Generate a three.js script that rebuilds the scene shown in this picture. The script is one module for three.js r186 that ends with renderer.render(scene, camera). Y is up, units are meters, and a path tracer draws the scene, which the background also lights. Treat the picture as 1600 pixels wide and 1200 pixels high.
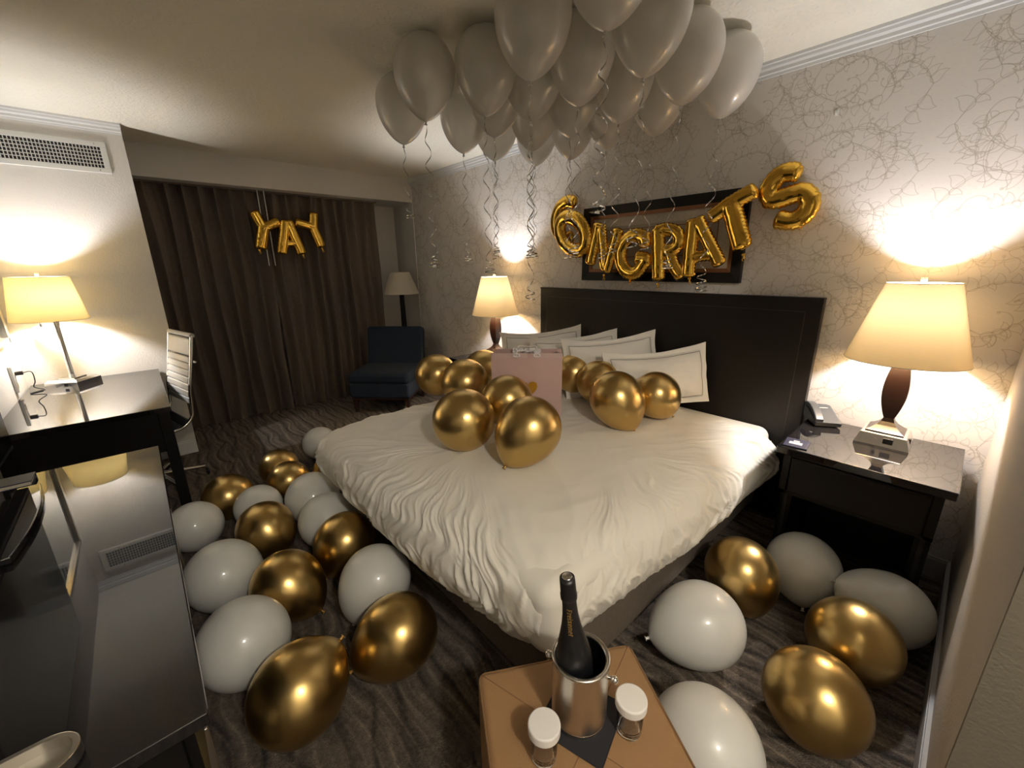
import * as THREE from 'three';
import { RoundedBoxGeometry } from 'three/addons/geometries/RoundedBoxGeometry.js';
import { mergeGeometries } from 'three/addons/utils/BufferGeometryUtils.js';
import { ImprovedNoise } from 'three/addons/math/ImprovedNoise.js';

// ---------------------------------------------------------------- camera, light, exposure
const scene = new THREE.Scene();
scene.background = new THREE.Color(0x000000);
const camera = new THREE.PerspectiveCamera(86.0, 1600 / 1200, 0.02, 40);
camera.position.set(5.1125, 1.5356, 2.7271);
camera.rotation.set(THREE.MathUtils.degToRad(-15.99), THREE.MathUtils.degToRad(48.154), THREE.MathUtils.degToRad(-0.766), 'YXZ');
const renderer = new THREE.WebGLRenderer({ antialias: true });
renderer.toneMapping = THREE.LinearToneMapping;
renderer.toneMappingExposure = 0.62;
renderer.shadowMap.enabled = true;
const LAMP_COLOR = new THREE.Color().setRGB(0.985, 0.985, 1);
const LAMP_POWER = 5.2;          // candela of a bedside bulb
const DESK_POWER = 5.6;
const HALL_POWER = 12.5;          // entry ceiling light behind the camera
const HALL_COLOR = new THREE.Color().setRGB(1, 0.92, 0.79);

// ---------------------------------------------------------------- helpers
const used = new Map();
function numbered(n) { const k = used.get(n) ?? 0; used.set(n, k + 1); return k ? n + '_' + String(k).padStart(3, '0') : n; }
function rng(s) { return () => { s = (s + 0x6d2b79f5) | 0; let t = Math.imul(s ^ (s >>> 15), 1 | s); t = (t + Math.imul(t ^ (t >>> 7), 61 | t)) ^ t; return ((t ^ (t >>> 14)) >>> 0) / 4294967296; }; }
const noise = new ImprovedNoise();
const V = (x, y, z) => new THREE.Vector3(x, y, z);
function tag(o, label, category, group) { o.userData.label = label; o.userData.category = category; if (group) o.userData.group = group; return o; }
function thing(name, label, category, [x, y, z] = [0, 0, 0], turn = 0, group) {
  const o = new THREE.Group(); o.name = numbered(name); scene.add(o);
  o.position.set(x, y, z); o.rotation.y = turn; return tag(o, label, category, group);
}
function part(name, geo, mat, parent, label) {
  const m = new THREE.Mesh(Array.isArray(geo) ? join(geo) : geo, mat); m.name = name; m.castShadow = m.receiveShadow = true;
  if (label) m.userData.label = label;
  parent.add(m); return m;
}
function struct(name, geo, mat, parent = scene) {
  const m = part(parent === scene ? numbered(name) : name, geo, mat, parent);
  if (parent === scene) m.userData.kind = 'structure';
  return m;
}
function join(gs) {
  return mergeGeometries(gs.map((g) => { const n = g.index ? g.toNonIndexed() : g; for (const k of Object.keys(n.attributes)) if (!['position', 'normal', 'uv'].includes(k)) n.deleteAttribute(k); return n; }));
}
// uv in metres from the dominant normal
function metric(g) {
  const n = g.index ? g.toNonIndexed() : g, p = n.attributes.position, q = n.attributes.normal, uv = new Float32Array(p.count * 2);
  for (let i = 0; i < p.count; i++) {
    const ax = Math.abs(q.getX(i)), ay = Math.abs(q.getY(i)), az = Math.abs(q.getZ(i));
    if (ay >= ax && ay >= az) { uv[2 * i] = p.getX(i); uv[2 * i + 1] = p.getZ(i); }
    else if (ax >= az) { uv[2 * i] = p.getZ(i); uv[2 * i + 1] = p.getY(i); }
    else { uv[2 * i] = p.getX(i); uv[2 * i + 1] = p.getY(i); }
  }
  n.setAttribute('uv', new THREE.BufferAttribute(uv, 2)); return n;
}
// box between two corners, optional rounding
function span(x0, x1, y0, y1, z0, z1, r = 0) {
  const w = x1 - x0, h = y1 - y0, d = z1 - z0;
  const g = r ? new RoundedBoxGeometry(w, h, d, 3, Math.min(r, w / 2.01, h / 2.01, d / 2.01)) : new THREE.BoxGeometry(w, h, d);
  g.translate((x0 + x1) / 2, (y0 + y1) / 2, (z0 + z1) / 2); return metric(g);
}
const box = (w, h, d, x, y, z, r = 0) => span(x - w / 2, x + w / 2, y - h / 2, y + h / 2, z - d / 2, z + d / 2, r);
function tube(pts, r, seg = 24, rad = 8, closed = false) {
  return new THREE.TubeGeometry(new THREE.CatmullRomCurve3(pts.map((p) => (p.isVector3 ? p : V(...p))), closed, 'catmullrom', 0.5), seg, r, rad, closed);
}
const loop = (hx, hz, r, y, n = 8) => { const p = []; for (const [sx, sz, a] of [[1, 1, 0], [-1, 1, 1], [-1, -1, 2], [1, -1, 3]]) { for (let k = 0; k <= n; k++) { const t = (a + k / n) * Math.PI / 2; p.push(V(sx * (hx - r) + r * Math.cos(t), y, sz * (hz - r) + r * Math.sin(t))); } const q = p[p.length - 1], nx = [[-1, 1], [-1, -1], [1, -1], [1, 1]][a], e = a % 2 ? V(nx[0] * hx, y, nx[1] * (hz - r)) : V(nx[0] * (hx - r), y, nx[1] * hz); for (let k = 1; k < 8; k++) p.push(q.clone().lerp(e, k / 8)); } return p; };
function rod(a, b, r, r2 = r, n = 12) {
  const A = V(...a), B = V(...b), d = B.clone().sub(A), g = new THREE.CylinderGeometry(r2, r, d.length(), n);
  g.applyQuaternion(new THREE.Quaternion().setFromUnitVectors(V(0, 1, 0), d.clone().normalize())); g.translate(...A.clone().add(B).multiplyScalar(0.5).toArray()); return g;
}
const lathe = (pts, n = 48) => new THREE.LatheGeometry(pts.map(([r, y]) => new THREE.Vector2(Math.max(r, 0.00001), y)), n);
// loft of square sections: rows of [halfX, halfZ, y, offsetX]
function squareLoft(rows) {
  const pos = [], push = (a, b, c, d) => pos.push(...a, ...b, ...c, ...a, ...c, ...d);
  const cor = ([hx, hz, y, ox = 0]) => [[ox - hx, y, hz], [ox + hx, y, hz], [ox + hx, y, -hz], [ox - hx, y, -hz]];
  for (let i = 0; i < rows.length - 1; i++) { const A = cor(rows[i]), B = cor(rows[i + 1]); for (let k = 0; k < 4; k++) push(A[k], A[(k + 1) % 4], B[(k + 1) % 4], B[k]); }
  const T = cor(rows[rows.length - 1]), B = cor(rows[0]); push(T[0], T[1], T[2], T[3]); push(B[3], B[2], B[1], B[0]);
  const g = new THREE.BufferGeometry(); g.setAttribute('position', new THREE.Float32BufferAttribute(pos, 3)); g.computeVertexNormals(); return metric(g);
}
function gridMesh(nu, nv, f, closeU = false) {
  const pos = [], uv = [], idx = [];
  for (let j = 0; j <= nv; j++) for (let i = 0; i <= nu; i++) { const p = f(i / nu, j / nv); pos.push(p[0], p[1], p[2]); uv.push(p[3] ?? i / nu, p[4] ?? j / nv); }
  const w = nu + 1;
  for (let j = 0; j < nv; j++) for (let i = 0; i < nu; i++) { const a = j * w + i; idx.push(a, a + 1, a + w + 1, a, a + w + 1, a + w); }
  const g = new THREE.BufferGeometry(); g.setAttribute('position', new THREE.Float32BufferAttribute(pos, 3)); g.setAttribute('uv', new THREE.Float32BufferAttribute(uv, 2)); g.setIndex(idx); g.computeVertexNormals();
  if (closeU) { const n = g.attributes.normal; for (let j = 0; j <= nv; j++) { const a = j * w, b = a + nu, v = V(n.getX(a) + n.getX(b), n.getY(a) + n.getY(b), n.getZ(a) + n.getZ(b)).normalize(); n.setXYZ(a, v.x, v.y, v.z); n.setXYZ(b, v.x, v.y, v.z); } }
  return g;
}

// ---------------------------------------------------------------- textures
function dataTex(n, f, srgb, rep) {
  const d = new Uint8Array(n * n * 4);
  for (let y = 0; y < n; y++) for (let x = 0; x < n; x++) { const c = f(x / n, y / n), o = (y * n + x) * 4; d[o] = c[0]; d[o + 1] = c[1]; d[o + 2] = c[2]; d[o + 3] = 255; }
  const t = new THREE.DataTexture(d, n, n); t.wrapS = t.wrapT = THREE.RepeatWrapping; t.magFilter = THREE.LinearFilter; t.minFilter = THREE.LinearMipmapLinearFilter; t.generateMipmaps = true;
  if (srgb) t.colorSpace = THREE.SRGBColorSpace; if (rep) t.repeat.set(rep, rep); t.needsUpdate = true; return t;
}
// periodic value noise on a unit tile
function tileNoise(seed, cells) {
  const r = rng(seed), v = Array.from({ length: cells * cells }, r), s = (t) => t * t * (3 - 2 * t);
  return (x, y) => {
    x = (x - Math.floor(x)) * cells; y = (y - Math.floor(y)) * cells; const i = Math.floor(x), j = Math.floor(y), a = s(x - i), b = s(y - j), g = (p, q) => v[(q % cells) * cells + (p % cells)];
    return (g(i, j) * (1 - a) + g(i + 1, j) * a) * (1 - b) + (g(i, j + 1) * (1 - a) + g(i + 1, j + 1) * a) * b;
  };
}
const nLong = tileNoise(15, 4), n8 = tileNoise(11, 8), n32 = tileNoise(12, 32), n96 = tileNoise(13, 96), n256 = tileNoise(14, 256);
const grey = (v) => [v, v, v];
const plasterBump = dataTex(512, (x, y) => grey(255 * (0.5 * n96(x, y) + 0.3 * n256(x, y) + 0.2 * n32(x, y))), false, 1 / 0.6);
const ceilingBump = dataTex(512, (x, y) => { const a = n96(x, y) * 0.6 + n32(x, y) * 0.4; return grey(255 * Math.max(0, Math.min(1, (a - 0.35) * 2.6))); }, false, 1 / 0.9);
const clothBump = dataTex(256, (x, y) => grey(128 + 60 * Math.sin(x * Math.PI * 2 * 64) * Math.sin(y * Math.PI * 2 * 64) + 60 * (n96(x, y) - 0.5)), false, 1 / 0.12);
const weaveMap = dataTex(512, (x, y) => grey(190 + 50 * n256(x, y) + 15 * n32(x, y)), true, 1 / 0.4);
const grainBump = dataTex(512, (x, y) => grey(255 * (0.6 * n256(x, y) + 0.4 * n96(x, y))), false, 1 / 0.25);

// carpet: wavy wood-grain stripes that run along x
const carpetMap = dataTex(1024, (x, y) => {
  const v = y + 0.030 * (n8(x, y) - 0.5) + 0.012 * (nLong(x, y) - 0.5), k8 = n8(x * 1, v);
  const l1 = Math.pow(0.5 + 0.5 * Math.sin(2 * Math.PI * (26 * v + 1.1 * k8)), 3), l2 = Math.pow(0.5 + 0.5 * Math.sin(2 * Math.PI * (41 * v + 1.7 * n8(x + 0.4, v))), 6), d1 = Math.pow(0.5 + 0.5 * Math.sin(2 * Math.PI * (17 * v + 1.3 * n8(x + 0.7, v))), 6);
  const t = 0.46 + 0.09 * (l1 - 0.4) + 0.12 * l2 * (0.3 + n8(x + 0.2, y)) - 0.17 * d1 + 0.12 * (n256(x, y) - 0.5) + 0.08 * (n96(x, y) - 0.5);
  const k = Math.max(0.12, Math.min(1, t)); return [205 * k, 184 * k, 164 * k];
}, true, 1 / 1.6);
const carpetBump = dataTex(512, (x, y) => grey(255 * n256(x, y)), false, 1 / 0.5);

// wallpaper: printed scroll filigree
function wallpaper() {
  const S = 2048, c = document.createElement('canvas'); c.width = c.height = S; const g = c.getContext('2d'), r = rng(77);
  g.fillStyle = '#d8d3cf'; g.fillRect(0, 0, S, S);
  for (let i = 0; i < 9000; i++) { g.fillStyle = r() < 0.5 ? 'rgba(255,252,246,0.10)' : 'rgba(120,110,98,0.08)'; g.fillRect(r() * S, r() * S, 2 + r() * 26, 1 + r() * 3); }
  g.lineCap = g.lineJoin = 'round';
  const line = (pts, w) => { g.lineWidth = w; g.beginPath(); pts.forEach((p, i) => (i ? g.lineTo(p[0], p[1]) : g.moveTo(p[0], p[1]))); g.stroke(); };
  const walk = (x, y, a, step, n, cur) => { const p = []; for (let k = 0; k <= n; k++) { p.push([x, y, a]); x += Math.cos(a) * step; y += Math.sin(a) * step; a += cur(k / n); } return p; };
  function lobe(x, y, a, L, dir, fat) {           // comma-shaped acanthus lobe drawn as one closed outline
    const mid = walk(x, y, a, L / 24, 24, (t) => dir * (0.012 + 0.075 * t)), up = [], dn = [];
    mid.forEach(([u, v, q], k) => { const t = k / 24, w = 2.7 * L * fat * Math.pow(Math.sin(Math.PI * Math.pow(t, 0.62)), 1.1); up.push([u - Math.sin(q) * w * dir * -0.75, v + Math.cos(q) * w * dir * -0.75]); dn.push([u + Math.sin(q) * w * dir * -0.35, v - Math.cos(q) * w * dir * -0.35]); });
    line([...up, ...dn.reverse()], 6);
  }
  function scroll(x, y, a, s, dir) {              // stem that sweeps out and winds into a curl, with lobes along its back
    const p = walk(x, y, a, s * 0.021, 110, (t) => dir * (0.004 + 0.012 * t + 0.105 * Math.pow(t, 3)));
    line(p, 7);
    const e = p[110]; g.beginPath(); g.arc(e[0], e[1], s * 0.028, 0, 7); g.stroke();
    line(p.slice(6, 84).map(([u, v, q], k) => { const w = s * 0.055 * Math.sin((k / 77) * Math.PI); return [u + Math.sin(q) * dir * w, v - Math.cos(q) * dir * w]; }), 4.6);
    for (const [k, L, f, o] of [[14, 0.50, 0.20, 0.75], [34, 0.44, 0.22, 0.85], [54, 0.36, 0.24, 0.95], [70, 0.24, 0.26, 1.0]]) lobe(p[k][0], p[k][1], p[k][2] - dir * o, s * L, -dir, f);
    lobe(p[26][0], p[26][1], p[26][2] + dir * 0.7, s * 0.30, dir, 0.2);
  }
  const draw = (x, y, a, s, d) => { for (const ox of [-S, 0, S]) for (const oy of [-S, 0, S]) if (x + ox > -800 && x + ox < S + 800 && y + oy > -800 && y + oy < S + 800) { scroll(x + ox, y + oy, a, s, d); scroll(x + ox, y + oy, a + 2.3 * d, s * 0.72, -d); lobe(x + ox, y + oy, a + Math.PI, s * 0.42, d, 0.2); } };
  g.strokeStyle = 'rgba(150,142,132,0.36)';
  const N = 6;
  for (let j = 0; j < N; j++) for (let i = 0; i < N; i++) draw(((i + 0.5 * (j % 2) + 0.12 * (r() - 0.5)) / N) * S, ((j + 0.12 * (r() - 0.5)) / N) * S, [-1.2, 1.9, 0.4, 3.6][(i + 2 * j) % 4] + (r() - 0.5) * 0.4, 285 + 40 * r(), (i + j) % 2 ? -1 : 1);
  const t = new THREE.CanvasTexture(c); t.colorSpace = THREE.SRGBColorSpace; t.wrapS = t.wrapT = THREE.RepeatWrapping; t.repeat.set(1 / 1.05, 1 / 1.05); t.anisotropy = 8; return t;
}

// ---------------------------------------------------------------- materials
const std = (o) => new THREE.MeshStandardMaterial(o), phy = (o) => new THREE.MeshPhysicalMaterial(o), rgb = (r, g, b) => new THREE.Color().setRGB(r, g, b);
const M = {
  paper: std({ map: wallpaper(), roughness: 0.6 }),
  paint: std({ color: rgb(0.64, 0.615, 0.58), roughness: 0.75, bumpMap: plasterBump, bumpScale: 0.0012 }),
  dimmedSide: std({ color: rgb(0.42, 0.385, 0.345), roughness: 0.75, bumpMap: plasterBump, bumpScale: 0.0012 }),  // wall paint darkened in colour to imitate dimmer light along the right wall
  shadedReturn: std({ color: rgb(0.17, 0.15, 0.11), roughness: 0.7, bumpMap: plasterBump, bumpScale: 0.0012 }),  // shade on the wall end put into the colour, against the entry light
  ceiling: std({ color: rgb(0.82, 0.785, 0.69), roughness: 0.9, bumpMap: ceilingBump, bumpScale: 0.0016 }),
  trim: std({ color: rgb(0.68, 0.68, 0.68), roughness: 0.45 }),
  base: std({ color: rgb(0.42, 0.42, 0.42), roughness: 0.5 }),
  carpet: std({ map: carpetMap, roughness: 1, bumpMap: carpetBump, bumpScale: 0.004 }),
  curtain: std({ color: rgb(0.19, 0.15, 0.12), roughness: 0.95, map: weaveMap }),
  dark: phy({ color: rgb(0.0045, 0.004, 0.004), roughness: 0.42, specularIntensity: 0.5 }),
  gloss: phy({ color: rgb(0.012, 0.011, 0.012), roughness: 0.025, ior: 1.6 }),
  matte: std({ color: rgb(0.008, 0.008, 0.009), roughness: 0.7 }),
  headboard: phy({ color: rgb(0.0065, 0.005, 0.0045), roughness: 0.42, specularIntensity: 0.6 }),
  groove: std({ color: rgb(0.03, 0.024, 0.02), roughness: 0.5 }),
  chrome: std({ color: rgb(0.78, 0.77, 0.75), roughness: 0.12, metalness: 1 }),
  brushed: std({ color: rgb(0.60, 0.57, 0.52), roughness: 0.3, metalness: 1 }),
  nickel: std({ color: rgb(0.70, 0.66, 0.60), roughness: 0.25, metalness: 1 }),
  gold: std({ color: rgb(0.585, 0.412, 0.160), roughness: 0.29, metalness: 1 }),
  goldKnot: std({ color: rgb(0.42, 0.25, 0.07), roughness: 0.4, metalness: 0.6 }),
  foil: std({ color: rgb(0.86, 0.52, 0.085), roughness: 0.13, metalness: 1 }),
  white: phy({ color: rgb(0.76, 0.76, 0.73), roughness: 0.38, clearcoat: 0.55, clearcoatRoughness: 0.12, transmission: 0.12, thickness: 0 }),
  pearl: phy({ color: rgb(0.80, 0.78, 0.74), roughness: 0.30, clearcoat: 1, clearcoatRoughness: 0.07, transmission: 0.42, thickness: 0, sheen: 0.5, sheenRoughness: 0.4, sheenColor: rgb(0.9, 0.88, 0.84) }),
  ribbon: std({ color: rgb(0.55, 0.53, 0.50), roughness: 0.16, metalness: 1, side: THREE.DoubleSide }),
  linen: std({ color: rgb(0.80, 0.765, 0.69), roughness: 0.9, bumpMap: clothBump, bumpScale: 0.0003 }),
  pillow: std({ color: rgb(0.80, 0.77, 0.71), roughness: 0.9, bumpMap: clothBump, bumpScale: 0.0003 }),
  stitch: std({ color: rgb(0.16, 0.13, 0.11), roughness: 0.8 }),
  taupe: std({ color: rgb(0.165, 0.135, 0.108), roughness: 0.95, map: weaveMap }),
  navy: std({ color: rgb(0.010, 0.023, 0.050), roughness: 0.95, map: weaveMap }),
  redwood: std({ color: rgb(0.035, 0.012, 0.009), roughness: 0.4 }),
  lampwood: phy({ color: rgb(0.015, 0.0058, 0.005), roughness: 0.35, clearcoat: 0.2, clearcoatRoughness: 0.15 }),
  shade: phy({ color: rgb(0.90, 0.67, 0.34), roughness: 1, transmission: 0.038, thickness: 0, side: THREE.DoubleSide }),
  deskShade: phy({ color: rgb(0.92, 0.70, 0.28), roughness: 1, transmission: 0.045, thickness: 0, side: THREE.DoubleSide }),
  offShade: phy({ color: rgb(0.72, 0.66, 0.54), roughness: 1, transmission: 0.3, thickness: 0, side: THREE.DoubleSide }),
  shadeTrim: std({ color: rgb(0.75, 0.68, 0.5), roughness: 0.8 }),
  bulb: std({ color: 0xffffff, emissive: LAMP_COLOR, emissiveIntensity: 14 }),
  dome: std({ color: 0xffffff, emissive: HALL_COLOR, emissiveIntensity: 4 }),
  plastic: std({ color: rgb(0.7, 0.69, 0.66), roughness: 0.4 }),
  ventPaint: std({ color: rgb(0.66, 0.655, 0.63), roughness: 0.45 }),
  black: std({ color: rgb(0.006, 0.006, 0.007), roughness: 0.35 }),
  screen: phy({ color: rgb(0.006, 0.006, 0.007), roughness: 0.08 }),
  mirror: std({ color: rgb(0.86, 0.88, 0.87), roughness: 0.02, metalness: 1 }),
  leather: std({ color: rgb(0.335, 0.185, 0.080), roughness: 0.55, bumpMap: grainBump, bumpScale: 0.0012 }),
  seam: std({ color: rgb(0.20, 0.10, 0.04), roughness: 0.7 }),
  chairLeather: std({ color: rgb(0.42, 0.41, 0.39), roughness: 0.38 }),
  chairSeat: std({ color: rgb(0.02, 0.02, 0.024), roughness: 0.5 }),
  pink: std({ color: rgb(0.60, 0.41, 0.375), roughness: 0.65 }),
  pinkIn: std({ color: rgb(0.62, 0.45, 0.42), roughness: 0.7 }),
  tissue: std({ color: rgb(0.85, 0.80, 0.78), roughness: 0.8 }),
  emblem: std({ color: rgb(0.78, 0.46, 0.07), roughness: 0.3, metalness: 0.85 }),
  bottle: phy({ color: rgb(0.006, 0.006, 0.008), roughness: 0.42, clearcoat: 0.2, clearcoatRoughness: 0.3 }),
  napkin: std({ color: rgb(0.014, 0.013, 0.018), roughness: 0.85 }),
  lid: std({ color: rgb(0.80, 0.77, 0.74), roughness: 0.55 }),
  glass: phy({ color: rgb(1, 1, 1), roughness: 0.02, transmission: 1, thickness: 0.003, ior: 1.45 }),
  phoneGrey: std({ color: rgb(0.045, 0.05, 0.06), roughness: 0.35 }),
  blue: std({ color: rgb(0.012, 0.016, 0.05), roughness: 0.5 }),
  cream: std({ color: rgb(0.62, 0.56, 0.44), roughness: 0.7 }),
  mat: std({ color: rgb(0.72, 0.64, 0.50), roughness: 0.85, map: weaveMap }),
  art: std({ color: rgb(0.40, 0.34, 0.26), roughness: 0.8 }),
  copper: std({ color: rgb(0.22, 0.095, 0.04), roughness: 0.4, metalness: 0.4 }),
};

// ---------------------------------------------------------------- room shell
const H = 2.54, ZF = 3.4;                  // ceiling height, wall with desk and dresser
struct('floor', span(-0.4, 7.4, -0.12, 0, -0.2, 5.2), M.carpet);
struct('ceiling', span(-0.4, 7.4, H, H + 0.12, -0.2, 5.2), M.ceiling);
struct('wall_back', span(0.3, 5.4, 0, H, -0.15, 0), M.paper);
struct('wall_back_plain', span(-0.4, 0.3, 0, H, -0.15, -0.002), M.paint).name = 'wall_corner';
struct('wall_left', span(-0.4, -0.2, 0, H, 0, 2.6), M.paint);
struct('wall_alcove', span(-0.4, 0.763, 0, H, 2.564, ZF + 0.15, 0), M.paint);
struct('wall_front', span(0.763, 4.95, 0, H, ZF, ZF + 0.15), M.paint);
struct('wall_right', span(5.281, 7.4, 0, H, -0.15, 1.5), M.dimmedSide);
struct('wall_header', span(5.281, 5.40, 2.06, H, 1.512, 3.35), M.paint).name = 'wall_doorway';
struct('wall_passage_right', span(5.281, 5.40, 0, H, 3.35, 5.05), M.paint).name = 'wall_passage_1';
struct('wall_return', span(5.2815, 7.25, 0, H, 1.5, 1.512), M.shadedReturn);  // thin skin over the wall end, coloured dark to stand for shade
struct('wall_entry', span(7.25, 7.4, 0, H, 1.5, 5.2), M.paint);
struct('wall_hall', span(4.8, 7.4, 0, H, 5.05, 5.2), M.paint);
struct('wall_passage', span(4.8, 4.95, 0, H, ZF, 5.2), M.paint);
struct('soffit', span(-0.2, 0.3, 2.287, H, 0, 2.564), M.paint);
struct('corner_trim', span(0.285, 0.304, 0, 2.287, -0.002, 0.006), M.paint).name = 'trim_5';
// crown moulding: stepped profile, swept along a straight run
function crown(len) {
  const s = new THREE.Shape(); [[0, 0], [0.008, 0], [0.01, 0.012], [0.018, 0.016], [0.02, 0.03], [0.032, 0.038], [0.036, 0.05], [0.045, 0.053], [0.047, 0.066], [0, 0.066]].forEach((p, i) => (i ? s.lineTo(...p) : s.moveTo(...p)));
  const g = new THREE.ExtrudeGeometry(s, { depth: len, bevelEnabled: false }); return g;                          // profile in xy, run along z
}
function crownRun(n, x, z, turn, len) { const m = struct('trim_' + n, crown(len), M.trim); m.position.set(x, H - 0.066, z); m.rotation.y = turn; return m; }
crownRun(1, 5.281, 0, -Math.PI / 2, 4.98);       // head wall
crownRun(2, 0.763, 2.564, 0, ZF - 2.564);        // vent wall
crownRun(3, 5.281, 1.5, Math.PI, 1.5);          // right wall
struct('baseboard_back', [span(0.3, 5.281, 0, 0.10, 0, 0.014), span(0.3, 5.281, 0.10, 0.112, 0, 0.009)], M.base);
struct('baseboard_right', [span(5.267, 5.281, 0, 0.10, 0.014, 1.5), span(5.270, 5.281, 0.10, 0.112, 0.014, 1.5)], M.base);
struct('baseboard_alcove', [span(0.763, 0.777, 0, 0.10, 2.564, ZF), span(0.763, 0.772, 0.10, 0.114, 2.564, ZF)], M.trim);
struct('baseboard_entry', span(5.281, 7.25, 0, 0.10, 1.512, 1.526), M.base);
struct('baseboard_front', span(0.78, 4.8, 0, 0.10, ZF - 0.014, ZF), M.base);

// ---------------------------------------------------------------- lamps' light
function bulbLight(x, y, z, power) {
  const l = new THREE.PointLight(LAMP_COLOR, power); l.position.set(x, y, z); l.castShadow = true; l.shadow.radius = 1.6; l.shadow.bias = -0.001; scene.add(l); return l;
}

// ---------------------------------------------------------------- entry ceiling light (behind the camera)
{
  const t = thing('ceiling_light', 'round glowing ceiling light in the entry behind the viewer', 'ceiling light', [6.15, H, 2.65]);
  part('mounting_ring', new THREE.CylinderGeometry(0.15, 0.15, 0.03, 40).translate(0, -0.015, 0), M.nickel, t);
  part('glass_dome', lathe([[0, -0.095], [0.06, -0.088], [0.11, -0.065], [0.135, -0.03]], 40), M.dome, t);
  const l = new THREE.PointLight(HALL_COLOR, HALL_POWER); l.position.set(6.15, H - 0.16, 2.65); l.shadow.radius = 4; l.castShadow = true; scene.add(l);
}

// ---------------------------------------------------------------- curtain and wands
function curtainPanel(label, z0, z1, seed) {
  const t = thing('curtain', label, 'curtain', [0.095, 0, 0], 0), r = rng(seed), n = Math.round((z1 - z0) / 0.125);
  const ph = Array.from({ length: n + 2 }, () => 0.75 + 0.5 * r()), am = Array.from({ length: n + 2 }, () => 0.55 + 0.6 * r());
  const cum = [0]; for (const p of ph) cum.push(cum[cum.length - 1] + p);
  const g = gridMesh(420, 36, (u, v) => {
    const s = u * n, y = 0.012 + v * 2.28, k = Math.floor(s), f = s - k, A = am[k] * (1 - f) + am[k + 1] * f;
    const gather = 0.5 + 0.5 * (1 - v), drift = 0.35 * noise.noise(u * 6, y * 0.8, seed);
    const w = Math.sin(2 * Math.PI * (s + drift + 0.12 * noise.noise(s * 0.9, y, 3)));
    return [0.055 * A * w * (0.7 + 0.3 * gather) + 0.012 * noise.noise(u * 20, y * 2, seed + 5), y, z0 + (z1 - z0) * u + 0.012 * Math.cos(2 * Math.PI * s) * A, u * (z1 - z0) * 1.6, y];
  });
  part('drape', g, M.curtain.clone(), t).material.side = THREE.DoubleSide;
  part('heading_tape', span(-0.05, 0.05, 2.272, 2.286, z0, z1), M.curtain, t);
  part('hem', gridMesh(420, 2, (u, v) => { const s = u * n, k = Math.floor(s), f = s - k, A = am[k] * (1 - f) + am[k + 1] * f; return [0.057 * A * Math.sin(2 * Math.PI * (s + 0.35 * noise.noise(u * 6, 0.05, seed))) + 0.012 * noise.noise(u * 20, 0.1, seed + 5), 0.004 + 0.05 * v, z0 + (z1 - z0) * u + 0.012 * Math.cos(2 * Math.PI * s) * A]; }), M.curtain, t).material = M.curtain.clone();
  t.children[2].material.side = THREE.DoubleSide;
  return t;
}
curtainPanel('dark brown pleated curtain panel beside the navy chair', 0.385, 1.575, 5);
curtainPanel('dark brown pleated curtain panel beside the pale wall with the vent', 1.58, 2.563, 9);
for (const [z, label] of [[1.552, 'right one of two thin clear curtain wands behind the YAY letters'], [1.609, 'left one of two thin clear curtain wands behind the YAY letters']]) {
  const t = thing('curtain_wand', label, 'curtain wand', [0.175, 1.57, z + 0.02]);
  part('rod', rod([0, 0, 0], [0, 0.716, 0], 0.0045), M.plastic, t); part('hook', tube([[0, 0.7, 0], [0.0, 0.712, 0], [-0.02, 0.717, 0]], 0.003, 8, 6), M.plastic, t);
}

// ---------------------------------------------------------------- air vent on the pale wall
{
  const z0 = 2.667, z1 = 3.337, y0 = 2.208, y1 = 2.41, t = thing('air_vent', 'long white air vent with a grid grille high on the pale wall', 'vent', [0.763, y0, (z0 + z1) / 2]);
  const L = z1 - z0, h = y1 - y0, b = 0.034;
  part('backing', span(0.0005, 0.003, b, h - b, -L / 2 + b, L / 2 - b), M.black, t);
  part('frame', [span(0, 0.012, 0, b, -L / 2, L / 2, 0.003), span(0, 0.012, h - b, h, -L / 2, L / 2, 0.003), span(0, 0.012, b, h - b, -L / 2, -L / 2 + b, 0.003), span(0, 0.012, b, h - b, L / 2 - b, L / 2, 0.003)], M.ventPaint, t);
  const vs = []; for (let z = -L / 2 + b + 0.016; z < L / 2 - b; z += 0.0172) vs.push(span(0.004, 0.0115, b, h - b, z - 0.0022, z + 0.0022));
  part('vertical_louvres', vs, M.ventPaint, t).userData.kind = 'stuff';
  const hs = []; for (let y = b + 0.022; y < h - b; y += 0.0225) hs.push(span(0.003, 0.008, y - 0.002, y + 0.002, -L / 2 + b, L / 2 - b));
  part('horizontal_louvres', hs, M.ventPaint, t).userData.kind = 'stuff';
  for (const [y, z] of [[0.017, -L / 2 + 0.06], [0.017, L / 2 - 0.12], [h - 0.017, -L / 2 + 0.06], [h - 0.017, L / 2 - 0.12]]) part('screw', new THREE.CylinderGeometry(0.004, 0.004, 0.003, 10).rotateZ(Math.PI / 2).translate(0.0125, y, z), M.nickel, t);
}

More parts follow.
